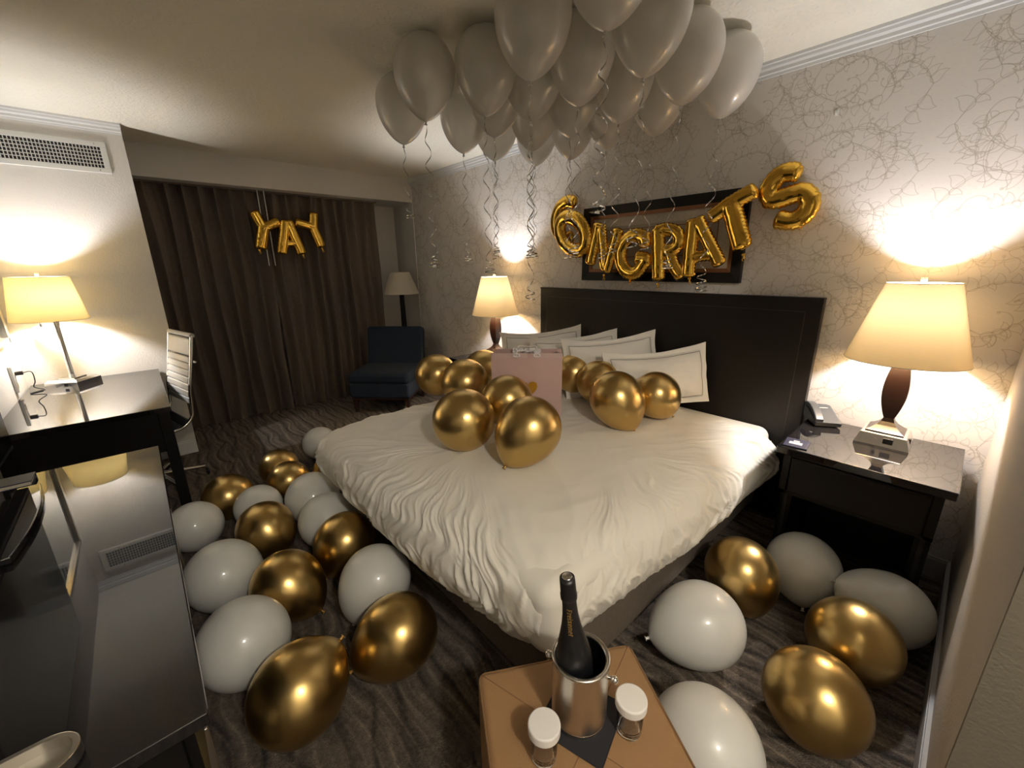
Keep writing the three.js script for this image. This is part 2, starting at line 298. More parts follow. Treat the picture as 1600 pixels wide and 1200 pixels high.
// ---------------------------------------------------------------- bed
{
  const t = thing('bed', 'king bed with tall espresso headboard and taupe box spring', 'bed', [3.55, 0, 0]);
  const hb = part('headboard', span(-1.03, 1.03, 0.02, 1.351, 0.004, 0.052, 0.004), M.headboard, t);
  part('panel_groove', [span(-0.955, 0.955, 1.276, 1.279, 0.0515, 0.0528), span(-0.957, -0.954, 0.2, 1.279, 0.0515, 0.0528), span(0.954, 0.957, 0.2, 1.279, 0.0515, 0.0528)], M.groove, hb);
  part('top_cap', span(-1.03, 1.03, 1.343, 1.353, 0.002, 0.056, 0.002), M.headboard, hb);
  part('box_spring', span(-0.835, 0.865, 0.085, 0.335, 0.06, 1.94, 0.03), M.taupe, t);
  part('mattress', span(-0.90, 0.90, 0.335, 0.60, 0.06, 2.0, 0.06), M.linen, t);
  for (const [x, z] of [[-0.72, 0.2], [0.75, 0.2], [-0.72, 1.8], [0.75, 1.8], [0, 1.0]]) part('leg', rod([x, 0, z], [x, 0.09, z], 0.03), M.matte, t);
  part('piping', tube([[0.866, 0.33, 0.1], [0.866, 0.33, 1.9], [0.83, 0.33, 1.941], [-0.8, 0.33, 1.941]], 0.004, 60, 6), M.taupe, t);
}
const BED_Y = 0.64;
{
  const cx = 3.553, cz = 1.108, A = 0.985, B = 1.004, R = 0.17, PER = 1000, PRO = 150;
  const prof = new THREE.CatmullRomCurve3([[0.13, 0.345], [0.085, 0.325], [0.055, 0.325], [0.024, 0.375], [0.002, 0.43], [0, 0.485], [0.018, 0.545], [0.06, 0.59], [0.125, 0.617], [0.22, 0.630], [0.4, 0.637], [0.7, 0.640], [0.99, 0.640]].map(([d, y]) => V(d, y, 0)));
  const lens = [2 * (A - R), Math.PI * R / 2, 2 * (B - R), Math.PI * R / 2, 2 * (A - R), Math.PI * R / 2, 2 * (B - R), Math.PI * R / 2], tot = lens.reduce((a, b) => a + b);
  function outline(u, d) {                     // rounded rectangle inset by d; the same u always lies on the same side
    let s = u * tot, k = 0; while (k < 7 && s > lens[k]) { s -= lens[k]; k++; } const f = s / lens[k], a = Math.max(A - d, 0), b = Math.max(B - d, 0), r = Math.min(R + d * 0.45, a), ax = Math.max(a - r, 0), bz = Math.max(b - r, 0);
    const C = [[ax, bz], [-ax, bz], [-ax, -bz], [ax, -bz]], N = [[0, 1], [-1, 0], [0, -1], [1, 0]], c = k >> 1;
    if (k % 2) { const a0 = Math.atan2(N[c][1], N[c][0]), an = a0 + (Math.PI / 2) * f, p = C[(c + 1) % 4]; return [p[0] + r * Math.cos(an), p[1] + r * Math.sin(an), Math.cos(an), Math.sin(an)]; }
    const p = C[c], q = C[(c + 1) % 4]; return [p[0] + (q[0] - p[0]) * f + N[c][0] * r, p[1] + (q[1] - p[1]) * f + N[c][1] * r, N[c][0], N[c][1]];
  }
  const ridge = (v) => Math.pow(1 - Math.min(1, Math.abs(v) * 2.2), 2);
  const g = gridMesh(PER, PRO, (u, v) => {
    const pr = prof.getPoint(v), d = pr.x, [x, z, nx, nz] = outline(u, d), per = u * tot, ss = (q) => { q = Math.max(0, Math.min(1, q)); return q * q * (3 - 2 * q); }, edge = Math.exp(-Math.pow(d / (0.21 + 0.09 * noise.noise(per * 1.9, 4, 4)), 2)), X = cx + x - 0.075 * ss((z + 0.3) / 1.2) * Math.max(0, x / A), Z = cz + z - 0.07 * ss((x - 0.1) / 0.8) * Math.max(0, z / B);
    const corner = Math.exp(-(Math.pow((X - 4.48) / 0.22, 2) + Math.pow((Z - 2.05) / 0.22, 2)));
    const side = Math.max(0, Math.min(1, (0.60 - pr.y) / 0.2));
    const wrap = Math.max(0, (u - 0.93) / 0.07), wr = wrap * wrap * (3 - 2 * wrap);
    const fold = (p) => {
      const sl = p + 0.11 * noise.noise(p * 2.4, pr.y * 6 + d * 5, 2) + 0.05 * noise.noise(p * 6, v * 7, 3), f1 = noise.noise(sl * 8, v * 2.6, 1.7), f2 = noise.noise(sl * 31, v * 6.5, 8.1), f3 = ridge(noise.noise(sl * 15 + 1.3 * v, v * 3.6, 5.5)), f4 = ridge(noise.noise(sl * 26 - 2.4 * v, v * 6.4, 15.5)), f5 = noise.noise(p * 2.9, 7, 7), f6 = ridge(noise.noise(sl * 44 + 3 * v, v * 9, 25.5));
      return (-0.008 + 0.012 * f1 + 0.004 * f2 + (0.017 * f3 + 0.009 * f4 + 0.004 * f6) * Math.max(0.15, 0.75 + 1.3 * f5)) * (1 - 0.55 * ss((0.43 - pr.y) / 0.1));
    };
    const out = edge * (wr ? fold(per) * (1 - wr) + fold(per - tot) * wr : fold(per)) * (1 + 0.7 * corner);
    const t1 = noise.noise(X * 1.6 + 0.5 * Z, Z * 2.6, 4), t2 = ridge(noise.noise(X * 3.1 - Z * 2.2, Z * 1.3 + X * 1.1, 9)), t3 = ridge(noise.noise(X * 6.5 + Z * 4, Z * 2.2 - X * 3, 12));
    const flat = 1 - 0.65 * edge, puff = flat * (0.008 * t1 + 0.011 * t2 * (0.3 + noise.noise(X * 1.1, Z * 1.3, 30) + 0.35) + 0.003 * t3);
    const hem = side * Math.max(0, (0.36 - pr.y) / 0.06), drop = hem * (0.012 * noise.noise(per * 5, 3, 3) - 0.05 * Math.exp(-(Math.pow((X - 4.47) / 0.1, 2) + Math.pow((Z - 2.04) / 0.1, 2))));
    const up = Math.max(0, 1 - side);
    return [X + nx * out * (0.4 + 0.6 * side), Math.max(0.2, pr.y + puff * up + out * 0.7 * up + drop), Z + nz * out * (0.4 + 0.6 * side), X, Z + pr.y];
  }, true);
  { const n = g.attributes.normal, w = PER + 1; for (let j = PRO - 4; j <= PRO; j++) for (let i = 0; i < w; i++) n.setXYZ(j * w + i, 0, 1, 0); }
  const t = thing('duvet', 'rumpled white duvet spread over the king bed', 'duvet', [0, 0, 0]);
  const m = part('cover', g, M.linen.clone(), t); m.material.side = THREE.DoubleSide;
}

// ---------------------------------------------------------------- pillows
function pillow(label, x, z, yaw, lean, w = 0.66, h = 0.46, seed = 1) {
  const t = thing('pillow', label, 'pillow', [x, BED_Y + 0.018, z], yaw, 'white pillows against the headboard'); t.rotateZ(0.085);
  const tilt = new THREE.Matrix4().makeRotationX(-lean), fl = 0.035, shape = (u, v, s) => {
    const a = (u - 0.5) * 2, b = (v - 0.5) * 2, e = Math.max(Math.abs(a) * w / 2 - (w / 2 - fl), Math.abs(b) * h / 2 - (h / 2 - fl));
    const body = e > 0 ? 0 : Math.pow((1 - Math.pow(Math.abs(a) / (1 - 2 * fl / w), 2.6)) * (1 - Math.pow(Math.abs(b) / (1 - 2 * fl / h), 2.6)), 0.5);
    const n1 = noise.noise(a * 2 + seed, b * 2, seed * 3.1), n2 = noise.noise(a * 6, b * 5 + seed, seed);
    const th = 0.008 + 0.088 * (body || 0) * (1 + 0.2 * n1) + 0.005 * n2 * (body || 0);
    const pull = 1 - 0.06 * (1 - Math.pow(a * b, 2)) * (Math.abs(a) > Math.abs(b) ? Math.pow(Math.abs(a), 3) : Math.pow(Math.abs(b), 3)) * (0.7 + n1 * 0.6);
    return [a * w / 2 * pull + 0.003 * n1 * Math.abs(a), h / 2 + b * h / 2 * pull + 0.010 * n1 * b - 0.03 * (1 - a * a) * Math.max(0, b), s * th + 0.014 * noise.noise(a * 1.5, b * 1.5, seed + 9)];
  };
  const sheet = (s) => gridMesh(72, 56, (u, v) => [...shape(s > 0 ? u : 1 - u, v, s), u * w, v * h]);
  const edge = []; for (const [p, q] of [[[0, 0], [1, 0]], [[1, 0], [1, 1]], [[1, 1], [0, 1]], [[0, 1], [0, 0]]]) edge.push(gridMesh(60, 1, (u, v) => shape(p[0] + (q[0] - p[0]) * u, p[1] + (q[1] - p[1]) * u, v ? 1 : -1)));
  const body = part('pillowcase', join([sheet(1), sheet(-1), ...edge]).applyMatrix4(tilt), M.pillow, t);
  const q = []; const iw = fl * 1.25 / w, ih = fl * 1.25 / h;
  for (const [a, b] of [[[iw, ih], [1 - iw, ih]], [[1 - iw, ih], [1 - iw, 1 - ih]], [[1 - iw, 1 - ih], [iw, 1 - ih]], [[iw, 1 - ih], [iw, ih]]]) { const pts = []; for (let k = 0; k <= 14; k++) { const p = shape(a[0] + (b[0] - a[0]) * k / 14, a[1] + (b[1] - a[1]) * k / 14, 1); pts.push(V(p[0], p[1], p[2] + 0.001)); } q.push(tube(pts, 0.0016, 40, 5)); }
  part('stitched_border', join(q).applyMatrix4(tilt), M.stitch, body, 'thin dark stitched line');
  return t;
}
pillow('white pillow farthest left against the headboard, nearest the left bedside lamp', 2.87, 0.36, 0.86, 0.16, 0.66, 0.40, 1);
pillow('second white pillow from the left, just right of the pink gift bag', 3.21, 0.36, 0.86, 0.16, 0.66, 0.40, 2);
pillow('third white pillow from the left, with its corner peaking above the others', 3.52, 0.35, 0.88, 0.15, 0.66, 0.42, 3);
pillow('white pillow farthest right, behind the lone gold balloon by the headboard', 3.87, 0.36, 0.86, 0.18, 0.66, 0.38, 4);

// ---------------------------------------------------------------- nightstands
function nightstand(x0, label) {
  const w = 0.6, d = 0.566, y = 0.701, t = thing('nightstand', label, 'nightstand', [x0 + w / 2, 0, 0.03]);
  part('top', span(-w / 2, w / 2, y - 0.035, y, 0, d, 0.004), M.gloss, t);
  const dr = part('drawer', span(-0.235, 0.235, 0.475, 0.655, d - 0.05, d - 0.028, 0.003), M.dark, t);
  part('pull', span(-0.235, 0.235, 0.640, 0.652, d - 0.03, d - 0.022, 0.003), M.dark, dr);
  part('case', [span(-0.27, 0.27, 0.46, 0.666, 0.02, d - 0.05), span(-0.27, 0.27, 0.46, 0.475, d - 0.05, d - 0.03), span(-0.27, -0.242, 0.46, 0.666, d - 0.05, d - 0.03), span(0.242, 0.27, 0.46, 0.666, d - 0.05, d - 0.03)], M.dark, t);
  part('back_panel', span(-0.25, 0.25, 0.0, 0.46, 0.02, 0.035), M.matte, t);
  for (const sx of [-1, 1]) part('side_panel', span(sx * 0.245 - 0.008, sx * 0.245 + 0.008, 0.03, 0.46, 0.07, d - 0.08), M.matte, t);
  for (const sx of [-1, 1]) for (const z of [0.045, d - 0.115]) part('leg', span(sx * 0.245 - 0.025, sx * 0.245 + 0.025, 0, 0.46, z - 0.025, z + 0.025, 0.003), M.dark, t);
  return t;
}
nightstand(4.612, 'black nightstand on the right of the bed, holding the telephone');
nightstand(1.83, 'black nightstand on the left of the bed, mostly hidden by gold balloons');

// ---------------------------------------------------------------- bedside lamps
function bedLamp(x, z, label) {
  const t = thing('table_lamp', label, 'table lamp', [x, 0.701, z]);
  const bs = part('base', squareLoft([[0.098, 0.098, 0], [0.098, 0.098, 0.008], [0.082, 0.082, 0.058], [0.078, 0.078, 0.062]]), M.nickel, t, 'bevelled nickel base with sockets');
  part('power_socket', box(0.036, 0.028, 0.006, 0.022, 0.034, 0.0905, 0.002).applyMatrix4(new THREE.Matrix4().makeRotationX(-0.0)), M.black, bs);
  part('switch_knob', rod([-0.022, 0.036, 0.086], [-0.022, 0.038, 0.1], 0.007), M.chrome, bs);
  part('side_socket', box(0.006, 0.026, 0.018, 0.0905, 0.034, 0.01, 0.002), M.black, bs);
  part('foot', squareLoft([[0.068, 0.068, 0.062], [0.068, 0.068, 0.068], [0.055, 0.055, 0.076], [0.036, 0.036, 0.092], [0.024, 0.024, 0.108], [0.019, 0.019, 0.124]]), M.lampwood, t);
  const rows = []; for (let k = 0; k <= 20; k++) { const s = k / 20; rows.push([0.0175 + 0.024 * Math.sin(Math.PI * Math.pow(s, 0.9)) + 0.006 * s, 0.0175 + 0.018 * Math.sin(Math.PI * s), 0.124 + 0.29 * s]); }
  part('body', squareLoft(rows), M.lampwood, t);
  part('neck', rod([0, 0.41, 0], [0, 0.53, 0], 0.007), M.nickel, t);
  const bulb = part('bulb', new THREE.SphereGeometry(0.03, 20, 16).translate(0, 0.60, 0), M.bulb, t);
  part('lamp_shade', lathe([[0.214, 0.402], [0.2145, 0.404], [0.1675, 0.575], [0.1225, 0.739], [0.122, 0.741]], 64), M.shade, t, 'glowing cream tapered shade');
  part('shade_trim', [new THREE.TorusGeometry(0.2145, 0.0018, 6, 64).rotateX(Math.PI / 2).translate(0, 0.402, 0), new THREE.TorusGeometry(0.1225, 0.0018, 6, 64).rotateX(Math.PI / 2).translate(0, 0.741, 0)], M.shadeTrim, t);
  part('harp', [tube([[0, 0.52, 0], [0.045, 0.56, 0], [0.045, 0.64, 0], [0, 0.737, 0]], 0.0022, 24, 6), tube([[0, 0.52, 0], [-0.045, 0.56, 0], [-0.045, 0.64, 0], [0, 0.737, 0]], 0.0022, 24, 6), rod([-0.122, 0.735, 0], [0.122, 0.735, 0], 0.0016), rod([0, 0.735, -0.122], [0, 0.735, 0.122], 0.0016)], M.nickel, t);
  part('finial', lathe([[0, 0.737], [0.008, 0.738], [0.006, 0.746], [0.011, 0.75], [0.011, 0.766], [0, 0.768]], 20), M.plastic, t);
  bulbLight(x, 0.701 + 0.60, z, LAMP_POWER); return t;
}
bedLamp(4.944, 0.19, 'large lit table lamp with cream shade on the right nightstand');
bedLamp(2.125, 0.25, 'lit table lamp with cream shade left of the headboard, under the ribbons');

// ---------------------------------------------------------------- telephone, card
{
  const t = thing('telephone', 'dark grey desk telephone beside the headboard', 'telephone', [4.68, 0.701, 0.10], 0.55); t.scale.setScalar(0.86);
  part('foot', span(-0.055, 0.055, 0, 0.012, -0.075, 0.06, 0.004), M.black, t);
  const s = new THREE.Shape(); [[-0.10, 0.012], [0.085, 0.012], [0.09, 0.03], [-0.02, 0.06], [-0.105, 0.085], [-0.11, 0.07]].forEach((p, i) => (i ? s.lineTo(...p) : s.moveTo(...p)));
  const ex = (sh, w, x, bev = 0.004) => new THREE.ExtrudeGeometry(sh, { depth: w, bevelEnabled: true, bevelSize: bev, bevelThickness: bev, bevelSegments: 2 }).rotateY(-Math.PI / 2).translate(x + w, 0, 0);
  const body = part('body', ex(s, 0.13, -0.065), M.phoneGrey, t);
  const h = new THREE.Shape(); h.moveTo(-0.105, 0.086); h.quadraticCurveTo(-0.01, 0.11, 0.088, 0.038); h.lineTo(0.09, 0.05); h.quadraticCurveTo(-0.01, 0.128, -0.108, 0.1); h.closePath();
  part('handset', ex(h, 0.034, -0.066, 0.005), M.phoneGrey, t, 'curved handset along one side');
  for (let i = 0; i < 3; i++) for (let j = 0; j < 4; j++) part('key', box(0.012, 0.004, 0.012, -0.008 + i * 0.02, 0.052 - j * 0.0085, 0.005 + j * 0.0205, 0.001).clone().rotateX(0), M.plastic, body);
  part('label_strip', box(0.05, 0.002, 0.02, 0.02, 0.078, -0.075, 0.0005), M.plastic, body);
}
{
  const t = thing('notepad', 'dark card holder with a small white label on the nightstand corner', 'card', [4.668, 0.701, 0.515], 0.1);
  part('holder', span(-0.045, 0.05, 0, 0.005, -0.06, 0.055, 0.002), M.blue, t);
  part('card', span(-0.026, 0.026, 0.005, 0.0065, -0.008, 0.022), M.plastic, t, 'small white card');
  part('tab', span(-0.012, 0.012, 0.005, 0.0062, -0.03, -0.016), M.plastic, t);
}

// ---------------------------------------------------------------- picture above the bed
{
  const x0 = 2.958, x1 = 4.143, y0 = 1.419, y1 = 1.948, w = x1 - x0, h = y1 - y0, t = thing('framed_picture', 'wide black framed picture above the headboard behind the letters', 'picture', [(x0 + x1) / 2, y0, 0]);
  const ring = (a, b, z0, z1, slope = 0) => {            // mitred frame between inset a and inset b
    const g = []; const o = [[-w / 2 + a, a], [w / 2 - a, a], [w / 2 - a, h - a], [-w / 2 + a, h - a]], n = [[-w / 2 + b, b], [w / 2 - b, b], [w / 2 - b, h - b], [-w / 2 + b, h - b]];
    const pos = [], q = (A, B, C, D) => pos.push(...A, ...B, ...C, ...A, ...C, ...D);
    for (let k = 0; k < 4; k++) { const m = (k + 1) % 4; q([...o[k], z1], [...o[m], z1], [...n[m], z1 - slope], [...n[k], z1 - slope]); q([...o[k], z0], [...o[m], z0], [...o[m], z1], [...o[k], z1]); q([...n[m], z0], [...n[k], z0], [...n[k], z1 - slope], [...n[m], z1 - slope]); }
    const ge = new THREE.BufferGeometry(); ge.setAttribute('position', new THREE.Float32BufferAttribute(pos, 3)); ge.computeVertexNormals(); return metric(ge);
  };
  part('frame', ring(0, 0.062, 0, 0.034, 0.010), M.dark, t);
  part('inner_frame', ring(0.062, 0.085, 0.004, 0.024, 0.004), M.copper, t, 'thin copper inner frame');
  part('mat_board', span(-w / 2 + 0.08, w / 2 - 0.08, 0.08, h - 0.08, 0.006, 0.010), M.mat, t);
  const art = part('print', span(-w / 2 + 0.17, w / 2 - 0.17, 0.145, h - 0.145, 0.010, 0.012), M.art, t);
  part('print_border', ring(0.166, 0.171, 0.010, 0.0125), M.copper, art);
}
{
  const t = thing('wall_hook', 'tiny clear hook on the wallpaper above the letter S', 'hook', [4.473, 2.235, 0]);
  part('pad', span(-0.007, 0.007, -0.012, 0.012, 0, 0.003, 0.001), M.plastic, t); part('prong', tube([[0, -0.002, 0.003], [0, -0.008, 0.012], [0, 0.002, 0.016]], 0.002, 10, 6), M.plastic, t);
}

// ---------------------------------------------------------------- foil letter balloons
function foil(strokes, thick) {
  const ss = strokes.map(([pts, r]) => ({ pts, r, L: pts.reduce((a, p, i) => (i ? [...a, a[i - 1] + Math.hypot(p[0] - pts[i - 1][0], p[1] - pts[i - 1][1])] : [0]), []) }));
  const all = strokes.flatMap(([p]) => p), R = Math.max(...strokes.map((s) => s[1])) * 1.25 + 0.012;
  const x0 = Math.min(...all.map((p) => p[0])) - R, x1 = Math.max(...all.map((p) => p[0])) + R, y0 = Math.min(...all.map((p) => p[1])) - R, y1 = Math.max(...all.map((p) => p[1])) + R;
  const F = (x, y, z) => {
    let d = 9;
    for (const { pts, r, L } of ss) {
      const last = pts.length - 2, closed = Math.hypot(pts[0][0] - pts[last + 1][0], pts[0][1] - pts[last + 1][1]) < 1e-6;
      let best = 9, arc = 0, sgn = 1;
      for (let i = 0; i <= last; i++) {
        const [ax, ay] = pts[i], [bx, by] = pts[i + 1], dx = bx - ax, dy = by - ay, l = Math.hypot(dx, dy), t = ((x - ax) * dx + (y - ay) * dy) / (l * l), c = Math.max(0, Math.min(1, t));
        let ox = x - ax - dx * c, oy = y - ay - dy * c, e = Math.hypot(ox, oy);
        if (!closed && ((i === 0 && t < 0) || (i === last && t > 1))) { const over = (t < 0 ? -t : t - 1) * l, perp = Math.abs((x - ax) * dy - (y - ay) * dx) / l; const flare = 1 - 0.10 * Math.min(1, over / 0.02); e = Math.hypot(perp * flare, over * 1.7); }
        if (e < best) { best = e; arc = L[i] + c * l; sgn = Math.sign((x - ax) * dy - (y - ay) * dx); }
      }
      const zz = z / thick, rad = Math.hypot(best, zz), seam = Math.max(0, 1 - Math.abs(zz) / (0.75 * r));
      const rip = 0.0022 * seam * Math.sin(arc * 290 + sgn) + 0.0011 * seam * Math.sin(arc * 611 + 2) + 0.0016 * noise.noise(x * 24, y * 24, z * 24);
      const v = rad - r + rip - 0.0025 * Math.exp(-Math.abs(z) / 0.003) * (rad > r * 0.8 ? 1 : 0), k = 0.007, hh = Math.max(k - Math.abs(d - v), 0) / k;
      d = Math.min(d, v) - hh * hh * k * 0.25;
    }
    return d;
  };
  return nets(F, x0, x1, y0, y1, -R * thick, R * thick, 0.0042);
}
function nets(F, x0, x1, y0, y1, z0, z1, h) {                // surface nets
  const nx = Math.ceil((x1 - x0) / h) + 1, ny = Math.ceil((y1 - y0) / h) + 1, nz = Math.ceil((z1 - z0) / h) + 1, f = new Float32Array(nx * ny * nz), id = (i, j, k) => (k * ny + j) * nx + i;
  for (let k = 0; k < nz; k++) for (let j = 0; j < ny; j++) for (let i = 0; i < nx; i++) f[id(i, j, k)] = F(x0 + i * h, y0 + j * h, z0 + k * h);
  const pos = [], nor = [], idx = [], vi = new Int32Array(nx * ny * nz).fill(-1), e = 0.0012;
  for (let k = 0; k < nz - 1; k++) for (let j = 0; j < ny - 1; j++) for (let i = 0; i < nx - 1; i++) {
    let n = 0, sx = 0, sy = 0, sz = 0; const c = [];
    for (let m = 0; m < 8; m++) c.push(f[id(i + (m & 1), j + ((m >> 1) & 1), k + (m >> 2))]);
    for (let a = 0; a < 8; a++) for (const b of [1, 2, 4]) if (!(a & b)) { const p = c[a], q = c[a | b]; if ((p < 0) !== (q < 0)) { const t = p / (p - q); sx += (a & 1) + (b === 1 ? t : 0); sy += ((a >> 1) & 1) + (b === 2 ? t : 0); sz += (a >> 2) + (b === 4 ? t : 0); n++; } }
    if (!n) continue;
    const x = x0 + (i + sx / n) * h, y = y0 + (j + sy / n) * h, z = z0 + (k + sz / n) * h, g = V(F(x + e, y, z) - F(x - e, y, z), F(x, y + e, z) - F(x, y - e, z), F(x, y, z + e) - F(x, y, z - e)).normalize();
    vi[id(i, j, k)] = pos.length / 3; pos.push(x, y, z); nor.push(g.x, g.y, g.z);
  }
  const quad = (a, b, c, d, flip) => { if (a < 0 || b < 0 || c < 0 || d < 0) return; flip ? idx.push(a, c, b, a, d, c) : idx.push(a, b, c, a, c, d); };
  for (let k = 1; k < nz - 1; k++) for (let j = 1; j < ny - 1; j++) for (let i = 1; i < nx - 1; i++) {
    const s = f[id(i, j, k)] < 0;
    if (s !== f[id(i + 1, j, k)] < 0) quad(vi[id(i, j - 1, k - 1)], vi[id(i, j, k - 1)], vi[id(i, j, k)], vi[id(i, j - 1, k)], !s);
    if (s !== f[id(i, j + 1, k)] < 0) quad(vi[id(i - 1, j, k - 1)], vi[id(i - 1, j, k)], vi[id(i, j, k)], vi[id(i, j, k - 1)], !s);
    if (s !== f[id(i, j, k + 1)] < 0) quad(vi[id(i - 1, j - 1, k)], vi[id(i, j - 1, k)], vi[id(i, j, k)], vi[id(i - 1, j, k)], !s);
  }
  const g = new THREE.BufferGeometry(); g.setAttribute('position', new THREE.Float32BufferAttribute(pos, 3)); g.setAttribute('normal', new THREE.Float32BufferAttribute(nor, 3)); g.setIndex(idx); return g;
}
const ovalPath = [[3.042, 1.762], [3.049, 1.716], [3.037, 1.677], [3.007, 1.652], [2.964, 1.644], [2.914, 1.655], [2.864, 1.684], [2.822, 1.727], [2.796, 1.777], [2.79, 1.825], [2.804, 1.864], [2.837, 1.888], [2.881, 1.894], [2.931, 1.88], [2.979, 1.85], [3.018, 1.809], [3.042, 1.762]];
const GROUP_C = 'gold foil letters strung above the headboard', GROUP_Y = 'gold foil letters in front of the curtain';
function letter(char, label, strokes, depth, turn, tab, group, thick = 0.66, fat = 1.56) {
  const all = strokes.flatMap(([p]) => p), cx = all.reduce((a, p) => a + p[0], 0) / all.length, cy = all.reduce((a, p) => a + p[1], 0) / all.length;
  const t = thing('letter_balloon', label, 'letter balloon', turn ? [depth, cy, cx] : [cx - (char === 'S' ? 0.018 : 0), cy, depth], turn ? Math.PI / 2 : 0, group), sx = turn ? -1 : 1;
  const smooth = (p) => { if (p.length < 5) return p; const closed = Math.hypot(p[0][0] - p[p.length - 1][0], p[0][1] - p[p.length - 1][1]) < 1e-6, q = new THREE.CatmullRomCurve3((closed ? p.slice(0, -1) : p).map(([x, y]) => V(x, y, 0)), closed, 'centripetal').getPoints(p.length * 3).map((v) => [v.x, v.y]); return q; };
  const loc = strokes.map(([p, r]) => [smooth(p), r]).map(([p, r]) => [p.map(([x, y]) => [sx * (x - cx), y - cy]), r * fat]);
  part('foil_body', foil(loc, thick), M.foil, t);
  const [tx, ty] = [sx * (tab[0] - cx), tab[1] - cy];
  part('inflation_tab', [new THREE.SphereGeometry(0.009, 12, 8).scale(1.3, 1, 0.5).translate(tx, ty, 0), rod([tx, ty, 0], [tx + 0.006, ty - 0.022, 0.004], 0.004, 0.008, 8), new THREE.TorusGeometry(0.009, 0.002, 6, 14).translate(tx + 0.006, ty - 0.026, 0.004)], M.foil, t);
  return t;
}
letter('C', 'gold foil letter C at the left end, half behind the letter O', [[[[2.866, 2.007], [2.798, 2.019], [2.722, 1.986], [2.681, 1.916], [2.679, 1.84], [2.715, 1.778], [2.776, 1.74], [2.846, 1.753]], 0.0300]], 0.045, 0, [2.735, 1.735], GROUP_C);
letter('O', 'gold foil letter O, a tilted oval ring overlapping the C', [[ovalPath, 0.0345]], 0.115, 0, [2.90, 1.61], GROUP_C);
letter('N', 'gold foil letter N over the left edge of the picture frame', [[[[3.145, 1.809], [3.086, 1.559]], 0.0285], [[[3.17, 1.80], [3.221, 1.521]], 0.0265], [[[3.316, 1.76], [3.237, 1.501]], 0.0285]], 0.095, 0, [3.215, 1.46], GROUP_C);
letter('G', 'gold foil letter G, round and open, between N and R', [[[[3.543, 1.671], [3.528, 1.707], [3.458, 1.725], [3.39, 1.693], [3.354, 1.619], [3.361, 1.551], [3.409, 1.489], [3.482, 1.478], [3.53, 1.526], [3.552, 1.566], [3.5, 1.575]], 0.0300]], 0.10, 0, [3.44, 1.435], GROUP_C);
letter('R', 'gold foil letter R with small round loop, between G and A', [[[[3.626, 1.743], [3.657, 1.454]], 0.0300], [[[3.626, 1.743], [3.692, 1.749], [3.755, 1.725], [3.778, 1.677], [3.757, 1.631], [3.697, 1.616]], 0.0262], [[[3.716, 1.615], [3.756, 1.524], [3.807, 1.465]], 0.0270]], 0.095, 0, [3.655, 1.405], GROUP_C);
letter('A', 'gold foil letter A above the headboard, between R and T', [[[[3.858, 1.779], [3.859, 1.476]], 0.0270], [[[3.889, 1.783], [4.04, 1.541]], 0.0260], [[[3.874, 1.57], [3.982, 1.587]], 0.021]], 0.10, 0, [3.87, 1.445], GROUP_C);
letter('T', 'gold foil letter T tilting upward over the right edge of the frame', [[[[3.97, 1.801], [4.057, 1.859], [4.17, 1.912]], 0.0280], [[[4.071, 1.846], [4.152, 1.637]], 0.0350]], 0.095, 0, [4.17, 1.58], GROUP_C);
letter('S', 'gold foil letter S at the right end, alone on the wallpaper', [[[[4.366, 1.988], [4.316, 1.991], [4.272, 1.961], [4.251, 1.91], [4.272, 1.866], [4.315, 1.864], [4.368, 1.879], [4.416, 1.883], [4.45, 1.848], [4.453, 1.801], [4.43, 1.763], [4.383, 1.748], [4.33, 1.758]], 0.0310]], 0.045, 0, [4.425, 1.735], GROUP_C);
letter('Y', 'left gold foil letter Y of the word on the curtain', [[[[1.686, 2.065], [1.64, 1.943]], 0.0300], [[[1.498, 1.995], [1.63, 1.932]], 0.0290], [[[1.633, 1.932], [1.682, 1.755]], 0.0360]], 0.20, 1, [1.70, 1.72], GROUP_Y);
letter('A', 'gold foil letter A in the middle of the word on the curtain', [[[[1.428, 1.993], [1.495, 1.707]], 0.0310], [[[1.396, 1.995], [1.312, 1.706]], 0.0310], [[[1.453, 1.788], [1.344, 1.79]], 0.0228]], 0.21, 1, [1.30, 1.675], GROUP_Y);
letter('Y', 'right gold foil letter Y of the word on the curtain', [[[[1.132, 2.088], [1.152, 1.967]], 0.0310], [[[1.307, 2.0], [1.162, 1.961]], 0.0288], [[[1.156, 1.961], [1.101, 1.783]], 0.0312]], 0.20, 1, [1.09, 1.745], GROUP_Y);

// ---------------------------------------------------------------- latex balloons
function balloonProfile(s) {                                // unit largest radius, neck towards -y
  const p = []; for (let k = 0; k <= 20; k++) { const a = (Math.PI / 2) * (1 - k / 20); p.push([Math.cos(a), 1.02 * Math.sin(a)]); }
  for (let k = 1; k <= 26; k++) { const q = k / 26; p.push([Math.max(0.035, Math.pow(1 - Math.pow(q, 1.95), 0.66)), -s * q]); }
  return p.reverse();
}
const bodyGeo = { round: lathe(balloonProfile(1.16), 56), long: lathe(balloonProfile(1.36), 56), tall: lathe(balloonProfile(1.52), 56) };
const stretch = { round: 1.16, long: 1.36, tall: 1.52 };
const knotGeo = join([lathe([[0.034, 0.03], [0.028, 0], [0.05, -0.03], [0.03, -0.055], [0.06, -0.10], [0.052, -0.105], [0, -0.08]].reverse(), 16), new THREE.TorusGeometry(0.056, 0.012, 6, 16).rotateX(Math.PI / 2).translate(0, -0.1, 0)]);
